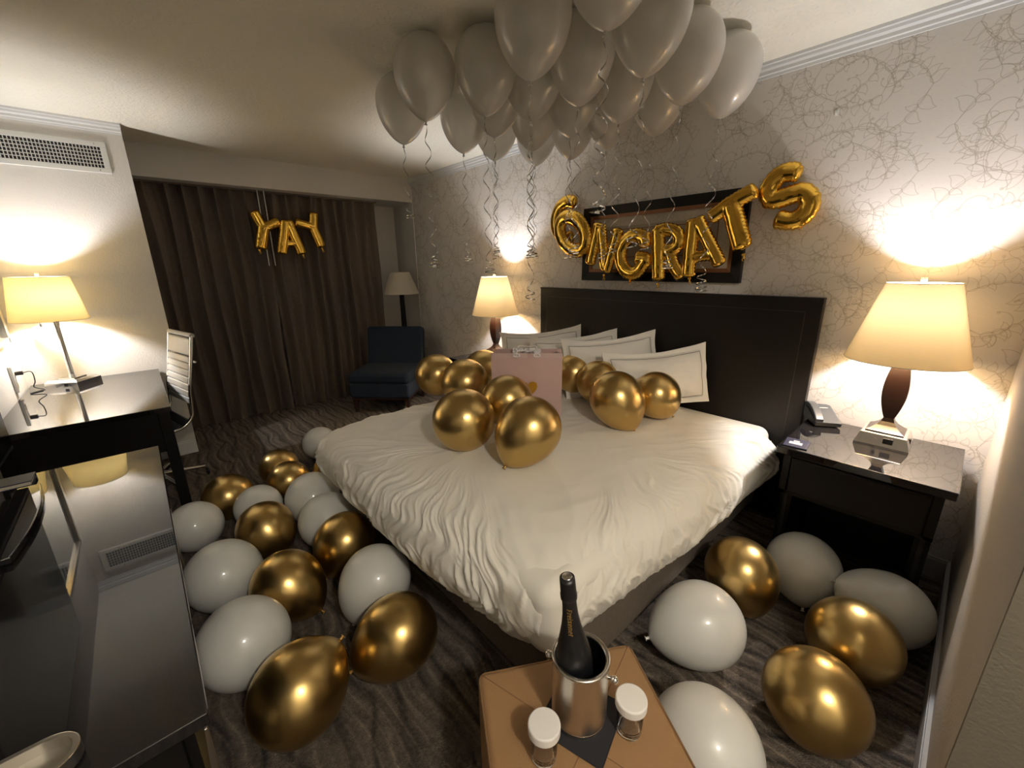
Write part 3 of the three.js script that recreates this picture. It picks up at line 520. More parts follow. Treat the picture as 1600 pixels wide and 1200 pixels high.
function balloonAt(kind, gold, label, center, r, dir, restY, group) {
  const t = thing('balloon', label, 'balloon', center, 0, group), d = V(...dir).normalize();
  t.quaternion.setFromUnitVectors(V(0, -1, 0), d); const m = part('balloon_body', bodyGeo[kind], gold ? M.gold : M.white, t); m.scale.setScalar(r);
  const k = part('knot', knotGeo, gold ? M.goldKnot : M.white, t); k.scale.setScalar(r * 0.9); k.position.y = -stretch[kind] * r;
  if (restY !== undefined) {                               // settle on what carries it
    let low = 9; const p = bodyGeo[kind].attributes.position, v = V(0, 0, 0); for (let i = 0; i < p.count; i++) { v.fromBufferAttribute(p, i).multiplyScalar(r).applyQuaternion(t.quaternion); low = Math.min(low, v.y); }
    t.position.y = restY - low;
  }
  return t;
}
const RIGHT = V(0.667, 0, -0.745), TOWARD = V(0.745, 0, 0.667);        // picture-right and towards-the-viewer on the floor plan
const dirOf = ([r, u, t]) => RIGHT.clone().multiplyScalar(r).add(V(0, u, 0)).addScaledVector(TOWARD, t).toArray();
const FL = 'balloons scattered on the carpet left of the bed', FR = 'balloons scattered on the carpet right of the bed', FB = 'gold balloons resting on the bed';
const floorBalloons = [
  [0, 'round', [2.395, 2.719], 0.138, [-0.3, -0.3, -0.8], 'white balloon beside the desk leg, cut by the dresser edge', FL],
  [0, 'round', [2.405, 2.405], 0.132, [-0.2, -0.4, -0.8], 'white balloon behind the gold balloon and below the farthest-left gold one', FL],
  [0, 'round', [2.566, 2.135], 0.156, [0.1, -0.5, -0.8], 'upper of two white balloons beside the far end of the box spring', FL],
  [0, 'round', [2.881, 2.149], 0.155, [-0.2, -0.6, -0.7], 'white balloon by the box spring, just above the slanting gold balloon', FL],
  [0, 'round', [3.003, 2.664], 0.159, [0.2, -0.6, -0.7], 'middle one of three white balloons lined up along the dresser', FL],
  [0, 'round', [3.492, 2.668], 0.160, [0.2, -0.7, -0.5], 'largest white balloon along the dresser, behind the nearest gold balloon', FL],
  [0, 'long', [3.55, 2.165], 0.152, [-0.42, -0.8, 0.25], 'upright white balloon between two gold balloons, knot pointing down', FL],
  [1, 'round', [1.912, 2.172], 0.132, [0, -0.4, -0.9], 'gold balloon farthest back on the carpet, nearest the curtain', FL],
  [1, 'round', [2.179, 2.174], 0.133, [0, -0.5, -0.9], 'gold balloon just in front of the farthest gold one', FL],
  [1, 'round', [2.154, 2.523], 0.143, [-0.2, -0.5, -0.8], 'gold balloon by the office chair wheels, left of the white ones', FL],
  [1, 'long', [2.72, 2.432], 0.143, [0.62, -0.6, 0.35], 'gold balloon in the middle of the group with its knot towards the bed', FL],
  [1, 'long', [3.264, 2.462], 0.147, [0.72, -0.55, 0.15], 'gold balloon between the middle and largest white dresser balloons', FL],
  [1, 'long', [3.164, 2.158], 0.146, [-0.42, -0.8, 0.3], 'slanting gold balloon by the box spring, knot pointing down at the carpet', FL],
  [1, 'long', [3.853, 2.214], 0.150, [-0.78, -0.5, 0.3], 'gold balloon closest to the foot corner of the bed, knot to the left', FL],
  [1, 'round', [3.83, 2.569], 0.155, [0.5, 0.35, -0.75], 'nearest and lowest gold balloon in front of the dresser', FL],
  [0, 'round', [1.679, 1.807], 0.135, [0, -0.4, -0.8], 'white balloon peeking out behind the far corner of the duvet', FL],
  [1, 'round', [2.24, 1.905], 0.130, [0.2, -0.4, -0.8], 'gold balloon tucked under the far corner of the duvet', FL],
  [0, 'round', [4.809, 0.64], 0.152, [-0.2, -0.75, 0.5], 'white balloon in front of the right nightstand, left one of the rear pair', FR],
  [0, 'long', [5.115, 0.65], 0.145, [-0.8, 0.3, -0.4], 'oblong white balloon beside the right wall', FR],
  [0, 'long', [4.629, 1.304], 0.158, [-0.95, -0.2, 0.1], 'white balloon beside the box spring with its knot towards the bed', FR],
  [0, 'round', [4.83, 1.725], 0.156, [-0.3, -0.5, -0.6], 'white balloon behind the leather ottoman, cut by the bottom edge', FR],
  [1, 'long', [4.639, 0.93], 0.150, [0.22, -0.9, 0.3], 'gold balloon standing by the bed, left of the rear white balloon', FR],
  [1, 'round', [5.05, 0.947], 0.149, [-0.2, -0.6, -0.75], 'gold balloon behind the nearest gold one, against the oblong white balloon', FR],
  [1, 'round', [5.012, 1.315], 0.150, [-0.2, -0.6, -0.75], 'nearest gold balloon on the carpet by the right wall', FR],
];
for (const [gold, kind, [x, z], r, d, label, grp] of floorBalloons) balloonAt(kind, gold, label, [x, r, z], r, dirOf(d), 0.001, grp);
const bedBalloons = [
  ['round', [2.598, 1.209], 0.150, [-0.2, -0.4, -0.8], 'gold balloon farthest left on the bed, against the navy chair'],
  ['round', [2.939, 1.198], 0.158, [0.2, -0.5, -0.8], 'gold balloon second from the left on the bed, above the large round one'],
  ['round', [3.46, 1.285], 0.144, [0.3, -0.6, -0.7], 'gold balloon in front of the pink gift bag, covering part of its emblem', 0.03],
  ['round', [3.501, 1.612], 0.158, [-0.1, -0.4, -0.9], 'large round gold balloon at the front left of the bed group'],
  ['long', [3.832, 1.476], 0.150, [-0.55, -0.72, 0.42], 'gold balloon nearest the viewer on the bed, its knot towards the foot'],
  ['round', [3.31, 0.53], 0.140, [0.2, -0.3, -0.9], 'gold balloon right beside the gift bag, in front of the pillows', 0.03],
  ['round', [3.585, 0.606], 0.142, [0.3, -0.5, -0.8], 'gold balloon in the middle of the right-hand trio on the bed', 0.03],
  ['long', [3.858, 0.814], 0.150, [0.42, -0.8, 0.42], 'largest gold balloon of the right-hand trio, knot pointing down on the duvet'],
  ['round', [3.954, 0.547], 0.137, [0.6, -0.75, 0.1], 'lone gold balloon resting against the rightmost pillow', 0.015],
  ['round', [2.72, 0.87], 0.150, [0, -0.4, -0.8], 'gold balloon mostly hidden behind the left edge of the gift bag'],
  ['round', [2.98, 0.60], 0.150, [0, -0.3, -0.8], 'gold balloon behind the gift bag with only its top showing'],
];
for (const [kind, [x, z], r, d, label, lift = 0] of bedBalloons) balloonAt(kind, 1, label, [x, r, z], r, dirOf(d), BED_Y - 0.004 + lift, FB);

// ---------------------------------------------------------------- helium balloons under the ceiling with curling ribbons
function curlRibbon(len, seed, loose) {
  const r = rng(seed), N = Math.round(len * 190) + 30, P = [], ph = r() * 6.28, pitch = 0.085 + 0.04 * r(), hand = r() < 0.5 ? 1 : -1, r0 = r(), tw = 0.3 + 1.3 * r(), curl = 0.16 + 0.16 * r(), sway = (r() - 0.5) * 0.03, sw2 = r() * 6;
  for (let k = 0; k <= N; k++) {
    const s = k / N, end = Math.max(0, (s - (1 - curl)) / curl), rad = (0.010 + 0.007 * Math.min(1, s * 3)) * loose + 0.010 * end * (0.6 + 0.8 * r0), y = -len * (s < 1 - curl ? s * (1 - 0.5 * curl) / (1 - curl) : (1 - 0.5 * curl) + 0.5 * curl * end * (1 - 0.25 * end * r0));
    const turns = (s * len) / pitch + end * end * tw, a = ph + hand * turns * 6.283, ease = Math.min(1, s * 8);
    P.push(V(Math.cos(a) * rad * ease + sway * Math.sin(s * 3 + sw2) * s + 0.02 * end * end * (r0 - 0.5), y, Math.sin(a) * rad * ease + sway * Math.cos(s * 2 + sw2) * s));
  }
  const W = 0.0023, T = 0.0003, pos = [], idx = [];
  for (let k = 0; k <= N; k++) {
    const t = P[Math.min(N, k + 1)].clone().sub(P[Math.max(0, k - 1)]).normalize(), rad = V(P[k].x, 0, P[k].z); if (rad.lengthSq() < 1e-9) rad.set(1, 0, 0); rad.normalize(); const w = t.clone().cross(rad).normalize(), n = w.clone().cross(t).normalize();
    for (const [a, b] of [[1, 1], [-1, 1], [-1, -1], [1, -1]]) { const q = P[k].clone().addScaledVector(w, a * W).addScaledVector(n, b * T); pos.push(q.x, q.y, q.z); }
  }
  for (let k = 0; k < N; k++) for (let c = 0; c < 4; c++) { const a = k * 4 + c, b = k * 4 + ((c + 1) % 4); idx.push(a, b, b + 4, a, b + 4, a + 4); }
  const g = new THREE.BufferGeometry(); g.setAttribute('position', new THREE.Float32BufferAttribute(pos, 3)); g.setIndex(idx); const n = g.toNonIndexed(); n.computeVertexNormals(); return n;
}
const CB = 'white balloons floating against the ceiling', KY = H - 0.355;      // knot height
const ceilingBalloons = [   // knot x, knot z at height KY, ribbon length, label
  [2.784, 1.435, 0.39, 'white ceiling balloon farthest left, nearest the curtain wall, ribbon ending beside the floor lamp'],
  [3.20, 1.54, 0.67, 'white ceiling balloon second from the left along the near edge of the cluster'],
  [3.43, 1.365, 0.71, 'white ceiling balloon third from the left along the near edge of the cluster'],
  [3.836, 1.474, 0.80, 'white ceiling balloon fourth from the left along the near edge, its whole oval showing'],
  [4.223, 1.544, 0.50, 'white ceiling balloon nearest the viewer, cut by the top edge of the photo'],
  [4.124, 1.171, 0.60, 'white ceiling balloon just right of the nearest one, cut by the top edge'],
  [4.080, 0.795, 0.69, 'white ceiling balloon second from the right along the right edge of the cluster'],
  [4.118, 0.485, 0.83, 'white ceiling balloon farthest right, beside the crown moulding'],
  [2.835, 1.06, 0.64, 'white ceiling balloon left of the bedside-lamp ribbons, ribbon with a small loop at its top'],
  [3.207, 1.122, 0.63, 'white ceiling balloon under the third one from the left, over the left bedside lamp'],
  [2.812, 0.79, 0.58, 'white ceiling balloon lowest over the crown moulding, above the left bedside lamp'],
  [3.51, 1.15, 0.63, 'white ceiling balloon in the middle directly under the fourth near-edge balloon'],
  [3.134, 0.771, 0.59, 'white ceiling balloon in the middle column, third one down'],
  [2.87, 0.48, 0.60, 'white ceiling balloon at the bottom of the middle column, against the wallpaper'],
  [3.785, 1.135, 0.62, 'white ceiling balloon in the second row, left of the nearest one'],
  [3.465, 0.808, 0.63, 'white ceiling balloon in the third row, above the letter C'],
  [3.145, 0.43, 0.36, 'white ceiling balloon at the bottom of the cluster, closest above the letter C'],
  [3.766, 0.795, 0.61, 'white ceiling balloon in the third row, right of the middle, below the nearest one'],
  [3.768, 0.474, 0.59, 'white ceiling balloon low at the right, above the letter R'],
  [3.454, 0.464, 0.64, 'white ceiling balloon low in the cluster, above the letters N and G'],
];
ceilingBalloons.forEach(([x, z, len, label], i) => {
  const r = 0.139, t = thing('helium_balloon', label, 'balloon', [x, KY, z], 0, CB); t.rotation.set(0, 0, -0.075);
  const m = part('balloon_body', bodyGeo.tall, M.pearl, t); m.scale.setScalar(r); m.position.y = stretch.tall * r + 0.012; m.scale.y = (0.355 - 0.014) / (2.52); m.position.y = 0.012 + stretch.tall * m.scale.y;
  const k = part('knot', knotGeo, M.pearl, t); k.scale.setScalar(r * 0.9); k.position.y = 0.012;
  const rb = part('ribbon', curlRibbon(len, 100 + i * 7, 0.75 + 0.5 * ((i * 37) % 10) / 10), M.ribbon, t, 'curled silver ribbon'); rb.position.y = 0.006; rb.rotation.z = 0.075;
});

// ---------------------------------------------------------------- gift bag
{
  const W = 0.42, D = 0.13, Hh = 0.402, p = V(3.40, BED_Y, 1.075), t = thing('gift_bag', 'pale pink paper gift bag with gold emblem on the bed', 'gift bag', p.toArray(), Math.atan2(0.705, 0.71));
  const wav = (x, y) => 0.006 * noise.noise(x * 9, y * 7, 2) + 0.004 * Math.sin(x * 30) * Math.pow(Math.max(0, y / Hh), 3);
  const wall = (x0, z0, x1, z1, s) => gridMesh(24, 24, (u, v) => { const x = x0 + (x1 - x0) * u, z = z0 + (z1 - z0) * u, y = v * Hh, q = wav(x + z, y) * Math.sin(Math.PI * u); return [x + (z1 !== z0 ? s * (q - 0.03 * Math.sin(Math.PI * u) * v) : 0), y, z + (x1 !== x0 ? s * q : 0)]; });
  const mat = M.pink.clone(); mat.side = THREE.DoubleSide;
  part('front_panel', wall(-W / 2, 0, W / 2, 0, 1), mat, t); part('back_panel', wall(W / 2, -D, -W / 2, -D, -1), mat, t);
  part('side_panel', wall(W / 2, 0, W / 2, -D, 1), mat, t); part('side_panel', wall(-W / 2, -D, -W / 2, 0, -1), mat, t);
  part('bottom_panel', span(-W / 2, W / 2, 0, 0.003, -D, 0), mat, t);
  part('top_fold', span(-W / 2 + 0.004, W / 2 - 0.004, Hh - 0.03, Hh - 0.001, -0.003, 0.0015), M.pinkIn, t);
  for (const z of [0.004, -D - 0.004]) { const m = part('handle', tube([[-0.06, Hh - 0.02, z], [-0.055, Hh + 0.012, z - 0.008], [-0.02, Hh + 0.01, z - 0.03], [0.02, Hh + 0.006, z - 0.03], [0.055, Hh + 0.012, z - 0.008], [0.06, Hh - 0.02, z]], 0.004, 40, 6), M.tissue, t, 'white ribbon handle'); }
  part('handle_bow', [new THREE.TorusGeometry(0.014, 0.0045, 6, 18).scale(1.2, 0.7, 1).translate(-0.06, Hh - 0.012, 0.007), new THREE.TorusGeometry(0.014, 0.0045, 6, 18).scale(1.2, 0.7, 1).translate(0.06, Hh - 0.012, 0.007)], M.tissue, t);
  const heart = new THREE.Shape(); heart.moveTo(0, -0.05); heart.bezierCurveTo(-0.075, 0, -0.06, 0.045, -0.028, 0.045); heart.bezierCurveTo(-0.01, 0.045, 0, 0.03, 0, 0.018); heart.bezierCurveTo(0, 0.03, 0.01, 0.045, 0.028, 0.045); heart.bezierCurveTo(0.06, 0.045, 0.075, 0, 0, -0.05);
  part('emblem', new THREE.ExtrudeGeometry(heart, { depth: 0.0015, bevelEnabled: false, curveSegments: 20 }).translate(0.01, 0.185, 0.008), M.emblem, t, 'gold foil heart emblem');
  const tis = []; const r = rng(4); for (let k = 0; k < 5; k++) { const x = -0.06 + 0.03 * k; tis.push(gridMesh(8, 8, (u, v) => [x + 0.05 * (u - 0.5) + 0.01 * noise.noise(u * 4, v * 4, k), Hh - 0.04 + 0.055 * v + 0.01 * noise.noise(u * 5, v * 3, k + 9), -0.07 + 0.03 * noise.noise(u * 3, v * 3, k * 2)])); }
  const tm = M.tissue.clone(); tm.side = THREE.DoubleSide; part('tissue_paper', tis, tm, t);
}

// ---------------------------------------------------------------- armchair and floor lamp
{
  const t = thing('armchair', 'navy blue armless slipper chair in front of the curtain', 'armchair', [0.735, 0, 0.70], Math.atan2(0.70, 0.72));
  const soft = (x0, x1, y0, y1, z0, z1, r) => span(x0, x1, y0, y1, z0, z1, r);
  part('base', soft(-0.33, 0.33, 0.17, 0.34, -0.32, 0.36, 0.025), M.navy, t);
  part('seat', soft(-0.335, 0.335, 0.33, 0.45, -0.2, 0.37, 0.045), M.navy, t);
  const bg = soft(-0.335, 0.335, 0.34, 0.87, -0.10, 0.06, 0.045); bg.translate(0, -0.34, 0); bg.rotateX(-0.2); bg.translate(0, 0.34, -0.22); part('backrest', bg, M.navy, t);
  part('plinth', soft(-0.32, 0.32, 0.15, 0.172, -0.3, 0.34, 0.004), M.redwood, t);
  for (const [x, z] of [[-0.29, 0.31], [0.29, 0.31], [-0.29, -0.27], [0.29, -0.27]]) part('leg', squareLoft([[0.014, 0.014, 0], [0.026, 0.026, 0.155]]).translate(x, 0, z), M.redwood, t);
}
{
  const t = thing('floor_lamp', 'unlit floor lamp with off-white shade behind the navy chair', 'floor lamp', [0.335, 0, 0.26]);
  part('base', lathe([[0, 0.03], [0.05, 0.028], [0.13, 0.02], [0.14, 0.01], [0.14, 0]].reverse(), 40), M.dark, t);
  part('pole', squareLoft([[0.032, 0.032, 0.02], [0.026, 0.026, 0.4], [0.021, 0.021, 1.24]]), M.dark, t);
  part('neck', rod([0, 1.24, 0], [0, 1.40, 0], 0.008), M.nickel, t);
  part('bulb', new THREE.SphereGeometry(0.028, 16, 12).translate(0, 1.37, 0), M.plastic, t);
  part('lamp_shade', lathe([[0.212, 1.225], [0.115, 1.478]], 56), M.offShade, t);
  part('shade_trim', [new THREE.TorusGeometry(0.212, 0.0018, 6, 56).rotateX(Math.PI / 2).translate(0, 1.225, 0), new THREE.TorusGeometry(0.115, 0.0018, 6, 56).rotateX(Math.PI / 2).translate(0, 1.478, 0)], M.shadeTrim, t);
  part('spider', [rod([-0.115, 1.46, 0], [0.115, 1.46, 0], 0.002), rod([0, 1.39, 0], [0, 1.462, 0], 0.003)], M.nickel, t);
}

// ---------------------------------------------------------------- desk, desk lamp, outlet, mirror
{
  const x0 = 0.775, x1 = 2.075, z0 = 2.69, y = 0.772, t = thing('desk', 'glossy black writing desk under the swing-arm lamp', 'desk', [0, 0, 0]);
  part('top', span(x0, x1, y - 0.03, y, z0, ZF - 0.016, 0.003), M.gloss, t);
  part('side_apron', span(x1 - 0.04, x1 - 0.012, y - 0.27, y - 0.03, z0 + 0.03, ZF - 0.03), M.dark, t); part('side_apron', span(x0 + 0.02, x0 + 0.045, y - 0.16, y - 0.03, z0 + 0.03, ZF - 0.03), M.dark, t);
  const d = part('drawer', span(x0 + 0.08, x1 - 0.08, y - 0.13, y - 0.034, z0 + 0.02, z0 + 0.04, 0.003), M.dark, t);
  part('knob', rod([(x0 + x1) / 2, y - 0.08, z0 + 0.022], [(x0 + x1) / 2, y - 0.08, z0 + 0.005], 0.01), M.nickel, d);
  for (const x of [x0 + 0.04, x1 - 0.035]) for (const z of [z0 + 0.04, ZF - 0.05]) part('leg', span(x - 0.028, x + 0.028, 0, y - 0.03, z - 0.028, z + 0.028, 0.004), M.dark, t);
}
{
  const t = thing('desk_lamp', 'lit chrome swing-arm lamp with yellow shade on the desk', 'desk lamp', [0.95, 0.772, 3.155]);
  const B = part('base', squareLoft([[0.10, 0.10, 0], [0.10, 0.10, 0.034], [0.085, 0.085, 0.05]]).rotateY(-0.6), M.chrome, t);
  part('power_socket', box(0.022, 0.02, 0.004, 0.03, 0.018, 0.1, 0.001).rotateY(0.97), M.black, B); part('side_socket', box(0.024, 0.004, 0.018, 0.03, 0.046, 0.04, 0.001).rotateY(-0.6), M.black, B);
  part('top_plate', squareLoft([[0.05, 0.05, 0.05], [0.05, 0.05, 0.056]]).rotateY(-0.6), M.chrome, t);
  part('collar', new THREE.CylinderGeometry(0.016, 0.02, 0.02, 20).translate(0, 0.066, 0), M.chrome, t);
  part('pole', new THREE.CylinderGeometry(0.0155, 0.0155, 0.37, 20).translate(0, 0.24, 0), M.chrome, t);
  part('pivot', new THREE.CylinderGeometry(0.019, 0.019, 0.06, 20).translate(0, 0.445, 0), M.chrome, t);
  part('swing_arm', [rod([0, 0.466, 0], [-0.07, 0.466, 0.08], 0.007), rod([0, 0.43, 0], [-0.07, 0.43, 0.08], 0.007), rod([-0.07, 0.405, 0.08], [-0.07, 0.485, 0.08], 0.01), rod([-0.07, 0.485, 0.08], [0.06, 0.49, 0.01], 0.006)], M.chrome, t);
  part('stem', rod([0.06, 0.48, 0.01], [0.06, 0.74, 0.01], 0.005), M.nickel, t);
  part('bulb', new THREE.SphereGeometry(0.03, 20, 16).translate(0.07, 0.60, 0.0), M.bulb, t);
  part('lamp_shade', lathe([[0.188, 0.458], [0.1665, 0.60], [0.146, 0.735]], 64).translate(0.06, 0, 0.01), M.deskShade, t, 'glowing yellow drum shade');
  part('shade_trim', [new THREE.TorusGeometry(0.188, 0.0018, 6, 64).rotateX(Math.PI / 2).translate(0.06, 0.458, 0.01), new THREE.TorusGeometry(0.146, 0.0018, 6, 64).rotateX(Math.PI / 2).translate(0.06, 0.735, 0.01)], M.shadeTrim, t);
  part('finial', lathe([[0, 0.73], [0.008, 0.732], [0.006, 0.742], [0.01, 0.748], [0.01, 0.76], [0, 0.762]], 18).translate(0.06, 0, 0.01), M.plastic, t);
  part('spider', [rod([-0.086, 0.73, 0.01], [0.206, 0.73, 0.01], 0.0018), rod([0.06, 0.73, -0.136], [0.06, 0.73, 0.156], 0.0018)], M.nickel, t);
  bulbLight(0.95 + 0.07, 0.772 + 0.60, 3.155, DESK_POWER);
}
{
  const t = thing('power_strip', 'long white outlet strip on the wall over the desk', 'outlet', [1.12, 0.80, ZF]);
  part('cover', span(-0.03, 0.03, 0.0, 0.17, -0.018, 0, 0.004), M.plastic, t);
  for (const y of [0.045, 0.115]) part('socket', span(-0.014, 0.014, y - 0.018, y + 0.018, -0.02, -0.017, 0.001), M.ventPaint, t);
  const c = thing('lamp_cord', 'black plug and drooping cord between the outlet and the desk lamp', 'cord', [1.12, 0.92, ZF - 0.02]);
  part('plug', span(-0.012, 0.012, -0.012, 0.012, -0.035, 0.0, 0.004), M.black, c);
  part('cable', tube([[0, 0, -0.03], [0.0, 0.0, -0.07], [0.02, -0.06, -0.075], [0.0, -0.1, -0.06], [-0.02, -0.132, -0.10], [-0.03, -0.143, -0.03], [-0.09, -0.143, -0.08]], 0.003, 50, 6), M.black, c);
}
{
  const x0 = 1.05, x1 = 2.05, y0 = 1.11, y1 = 1.95, t = thing('wall_mirror', 'rectangular wall mirror with silver frame over the desk', 'mirror', [0, 0, ZF]);
  part('backing', span(x0, x1, y0, y1, -0.02, 0), M.matte, t);
  part('mirror_glass', span(x0 + 0.03, x1 - 0.03, y0 + 0.03, y1 - 0.03, -0.024, -0.02), M.mirror, t);
  part('frame', [span(x0, x1, y0, y0 + 0.035, -0.04, -0.018, 0.003), span(x0, x1, y1 - 0.035, y1, -0.04, -0.018, 0.003), span(x0, x0 + 0.035, y0, y1, -0.04, -0.018, 0.003), span(x1 - 0.035, x1, y0, y1, -0.04, -0.018, 0.003)], M.brushed, t);
}

// ---------------------------------------------------------------- office chair
{
  const t = thing('office_chair', 'office chair with grey ribbed back and chrome frame at the desk', 'office chair', [1.36, 0, 2.76], 0.22);
  // side profile (z, y): back top leans away from the desk, seat runs under it
  const prof = new THREE.CatmullRomCurve3([[-0.235, 1.10], [-0.215, 1.0], [-0.185, 0.86], [-0.155, 0.72], [-0.145, 0.62], [-0.125, 0.53], [-0.06, 0.475], [0.05, 0.462], [0.2, 0.47], [0.30, 0.465]].map(([z, y]) => V(0, y, z)));
  const strip = (a, b, rows) => gridMesh(16, rows, (u, v) => { const s = a + (b - a) * v, p = prof.getPointAt(s), q = prof.getTangentAt(s), rib = 0.010 * Math.pow(Math.abs(Math.sin(v * rows / 8 * Math.PI)), 0.4); return [(u - 0.5) * 0.43, p.y + q.z * -0 + -q.z * -rib * 1, p.z + -q.y * rib]; });
  const dbl = (m) => { const c = m.clone(); c.side = THREE.DoubleSide; return c; };
  const back = new THREE.Group();
  // ribbed backrest: padded rolls, one per rib
  const ribs = (name, a, b, n, m) => { const root = part(name, gridMesh(2, 40, (u, v) => { const p = prof.getPointAt(a + (b - a) * v); return [(u - 0.5) * 0.43, p.y, p.z]; }), dbl(m), t); for (let k = 0; k < n; k++) { const s0 = a + (b - a) * k / n, s1 = a + (b - a) * (k + 1) / n, p = prof.getPointAt(s0), q = prof.getPointAt(s1), d = q.clone().sub(p), g = new RoundedBoxGeometry(0.425, d.length() * 0.97, 0.022, 3, 0.010); g.rotateX(Math.atan2(d.z, d.y)); g.translate(0, (p.y + q.y) / 2, (p.z + q.z) / 2); part('rib', g, m, root); } return root; };
  ribs('backrest', 0.02, 0.14, 1, M.chairLeather); ribs('lower_backrest', 0.145, 0.47, 7, M.chairLeather); ribs('seat', 0.58, 0.99, 7, M.chairSeat);
  for (const x of [-0.222, 0.222]) part('side_rail', tube(prof.getPoints(40).map((p) => V(x, p.y, p.z)), 0.011, 60, 8), M.chrome, t);
  part('top_bar', rod([-0.225, 1.10, -0.237], [0.225, 1.10, -0.237], 0.016), M.chairLeather, t);
  part('rear_brace', tube([[-0.21, 0.9, -0.2], [-0.1, 0.885, -0.27], [0.1, 0.885, -0.27], [0.21, 0.9, -0.2]], 0.009, 30, 8), M.chrome, t);
  part('post', [rod([0, 0.1, 0.08], [0, 0.45, 0.08], 0.025), rod([0, 0.28, 0.08], [0, 0.45, 0.08], 0.032)], M.chrome, t);
  for (let k = 0; k < 5; k++) { const a = k * Math.PI * 0.4 + 0.5, x = Math.sin(a), z = Math.cos(a); const l = part('base_arm', rod([0, 0.115, 0.08], [x * 0.27, 0.075, 0.08 + z * 0.27], 0.018, 0.012), M.chrome, t); const w = part('caster', new THREE.TorusGeometry(0.02, 0.0105, 8, 18).rotateY(a).translate(x * 0.28, 0.031, 0.08 + z * 0.28), M.black, t); part('hub', new THREE.SphereGeometry(0.012, 10, 8).translate(x * 0.28, 0.031, 0.08 + z * 0.28), M.chrome, w); }
}

// ---------------------------------------------------------------- dresser, television, small things on it
const DY = 0.785;
{
  const x0 = 2.79, x1 = 4.346, z0 = 2.772, t = thing('dresser', 'long low glossy black dresser along the near wall', 'dresser', [0, 0, 0]);
  part('top', span(x0, x1, DY - 0.028, DY, z0, ZF - 0.016, 0.003), M.gloss, t);
  part('case', span(x0 + 0.02, x1 - 0.025, 0.50, DY - 0.028, z0 + 0.045, ZF - 0.03), M.dark, t);
  for (let k = 0; k < 3; k++) { const a = x0 + 0.03 + k * 0.5; const d = part('drawer', span(a, a + 0.485, 0.515, DY - 0.04, z0 + 0.027, z0 + 0.045, 0.003), M.dark, t); part('pull', rod([a + 0.17, 0.66, z0 + 0.02], [a + 0.31, 0.66, z0 + 0.02], 0.005), M.nickel, d); }
  part('shelf', span(x0 + 0.03, x1 - 0.25, 0.15, 0.17, z0 + 0.06, ZF - 0.03), M.dark, t);
  for (const x of [x0 + 0.06, x1 - 0.27]) for (const z of [z0 + 0.045, ZF - 0.07]) part('leg', span(x - 0.022, x + 0.022, 0, 0.50, z - 0.022, z + 0.022, 0.002), M.brushed, t, 'brushed metal leg');
}
{
  const t = thing('television', 'black flat television on a bowed base on the dresser', 'television', [3.25, DY, 3.2]);
  const s = new THREE.Shape(); s.moveTo(-0.26, 0.10); s.lineTo(-0.265, -0.09); s.quadraticCurveTo(0, -0.135, 0.265, -0.09); s.lineTo(0.26, 0.10); s.closePath();
  part('stand', new THREE.ExtrudeGeometry(s, { depth: 0.014, bevelEnabled: true, bevelSize: 0.004, bevelThickness: 0.003, bevelSegments: 2, curveSegments: 24 }).rotateX(Math.PI / 2).translate(0, 0.018, 0), M.gloss, t);
  part('neck', span(-0.06, 0.06, 0.015, 0.2, 0.015, 0.05, 0.008), M.black, t);
  part('back_shell', span(-0.46, 0.46, 0.12, 0.7, 0.01, 0.05, 0.012), M.black, t);
  part('bezel', span(-0.5, 0.5, 0.105, 0.745, -0.02, 0.015, 0.004), M.black, t);
  part('screen', span(-0.487, 0.487, 0.122, 0.732, -0.022, -0.019), M.screen, t);
}
{
  const t = thing('guest_folder', 'dark blue folder with pale edge beside the television base', 'folder', [2.885, DY, 3.215]); t.scale.set(0.8, 0.55, 0.8);
  part('cover', [span(-0.07, 0.05, 0, 0.006, -0.1, 0.1, 0.002), span(-0.07, 0.05, 0.028, 0.034, -0.1, 0.1, 0.002), span(-0.07, -0.065, 0, 0.034, -0.1, 0.1, 0.001)], M.blue, t); part('pages', span(-0.064, 0.045, 0.006, 0.028, -0.095, 0.095), M.cream, t);
}
{
  const t = thing('steel_tray', 'small oval steel tray on the near end of the dresser', 'tray', [4.285, DY, 3.03]); t.scale.set(0.8, 0.72, 0.95);
  const oval = (hx, hz) => { const s = new THREE.Shape(), r = hx * 0.98; s.moveTo(-hx, -hz + r); s.absarc(0, -hz + r, r, Math.PI, 0, false); s.lineTo(r, hz - r); s.absarc(0, hz - r, r, 0, Math.PI, false); s.closePath(); return s; };
  const o = oval(0.05, 0.105); o.holes.push(oval(0.043, 0.098)); part('rim', new THREE.ExtrudeGeometry(o, { depth: 0.03, bevelEnabled: true, bevelSize: 0.002, bevelThickness: 0.002, bevelSegments: 2, curveSegments: 24 }).rotateX(-Math.PI / 2).translate(0, 0.008, 0), M.brushed, t);
  part('floor', new THREE.ExtrudeGeometry(oval(0.046, 0.10), { depth: 0.004, bevelEnabled: false, curveSegments: 24 }).rotateX(-Math.PI / 2).translate(0, 0.008, 0), M.brushed, t); part('foot', new THREE.ExtrudeGeometry(oval(0.044, 0.097), { depth: 0.008, bevelEnabled: false, curveSegments: 24 }).rotateX(-Math.PI / 2), M.black, t);
}

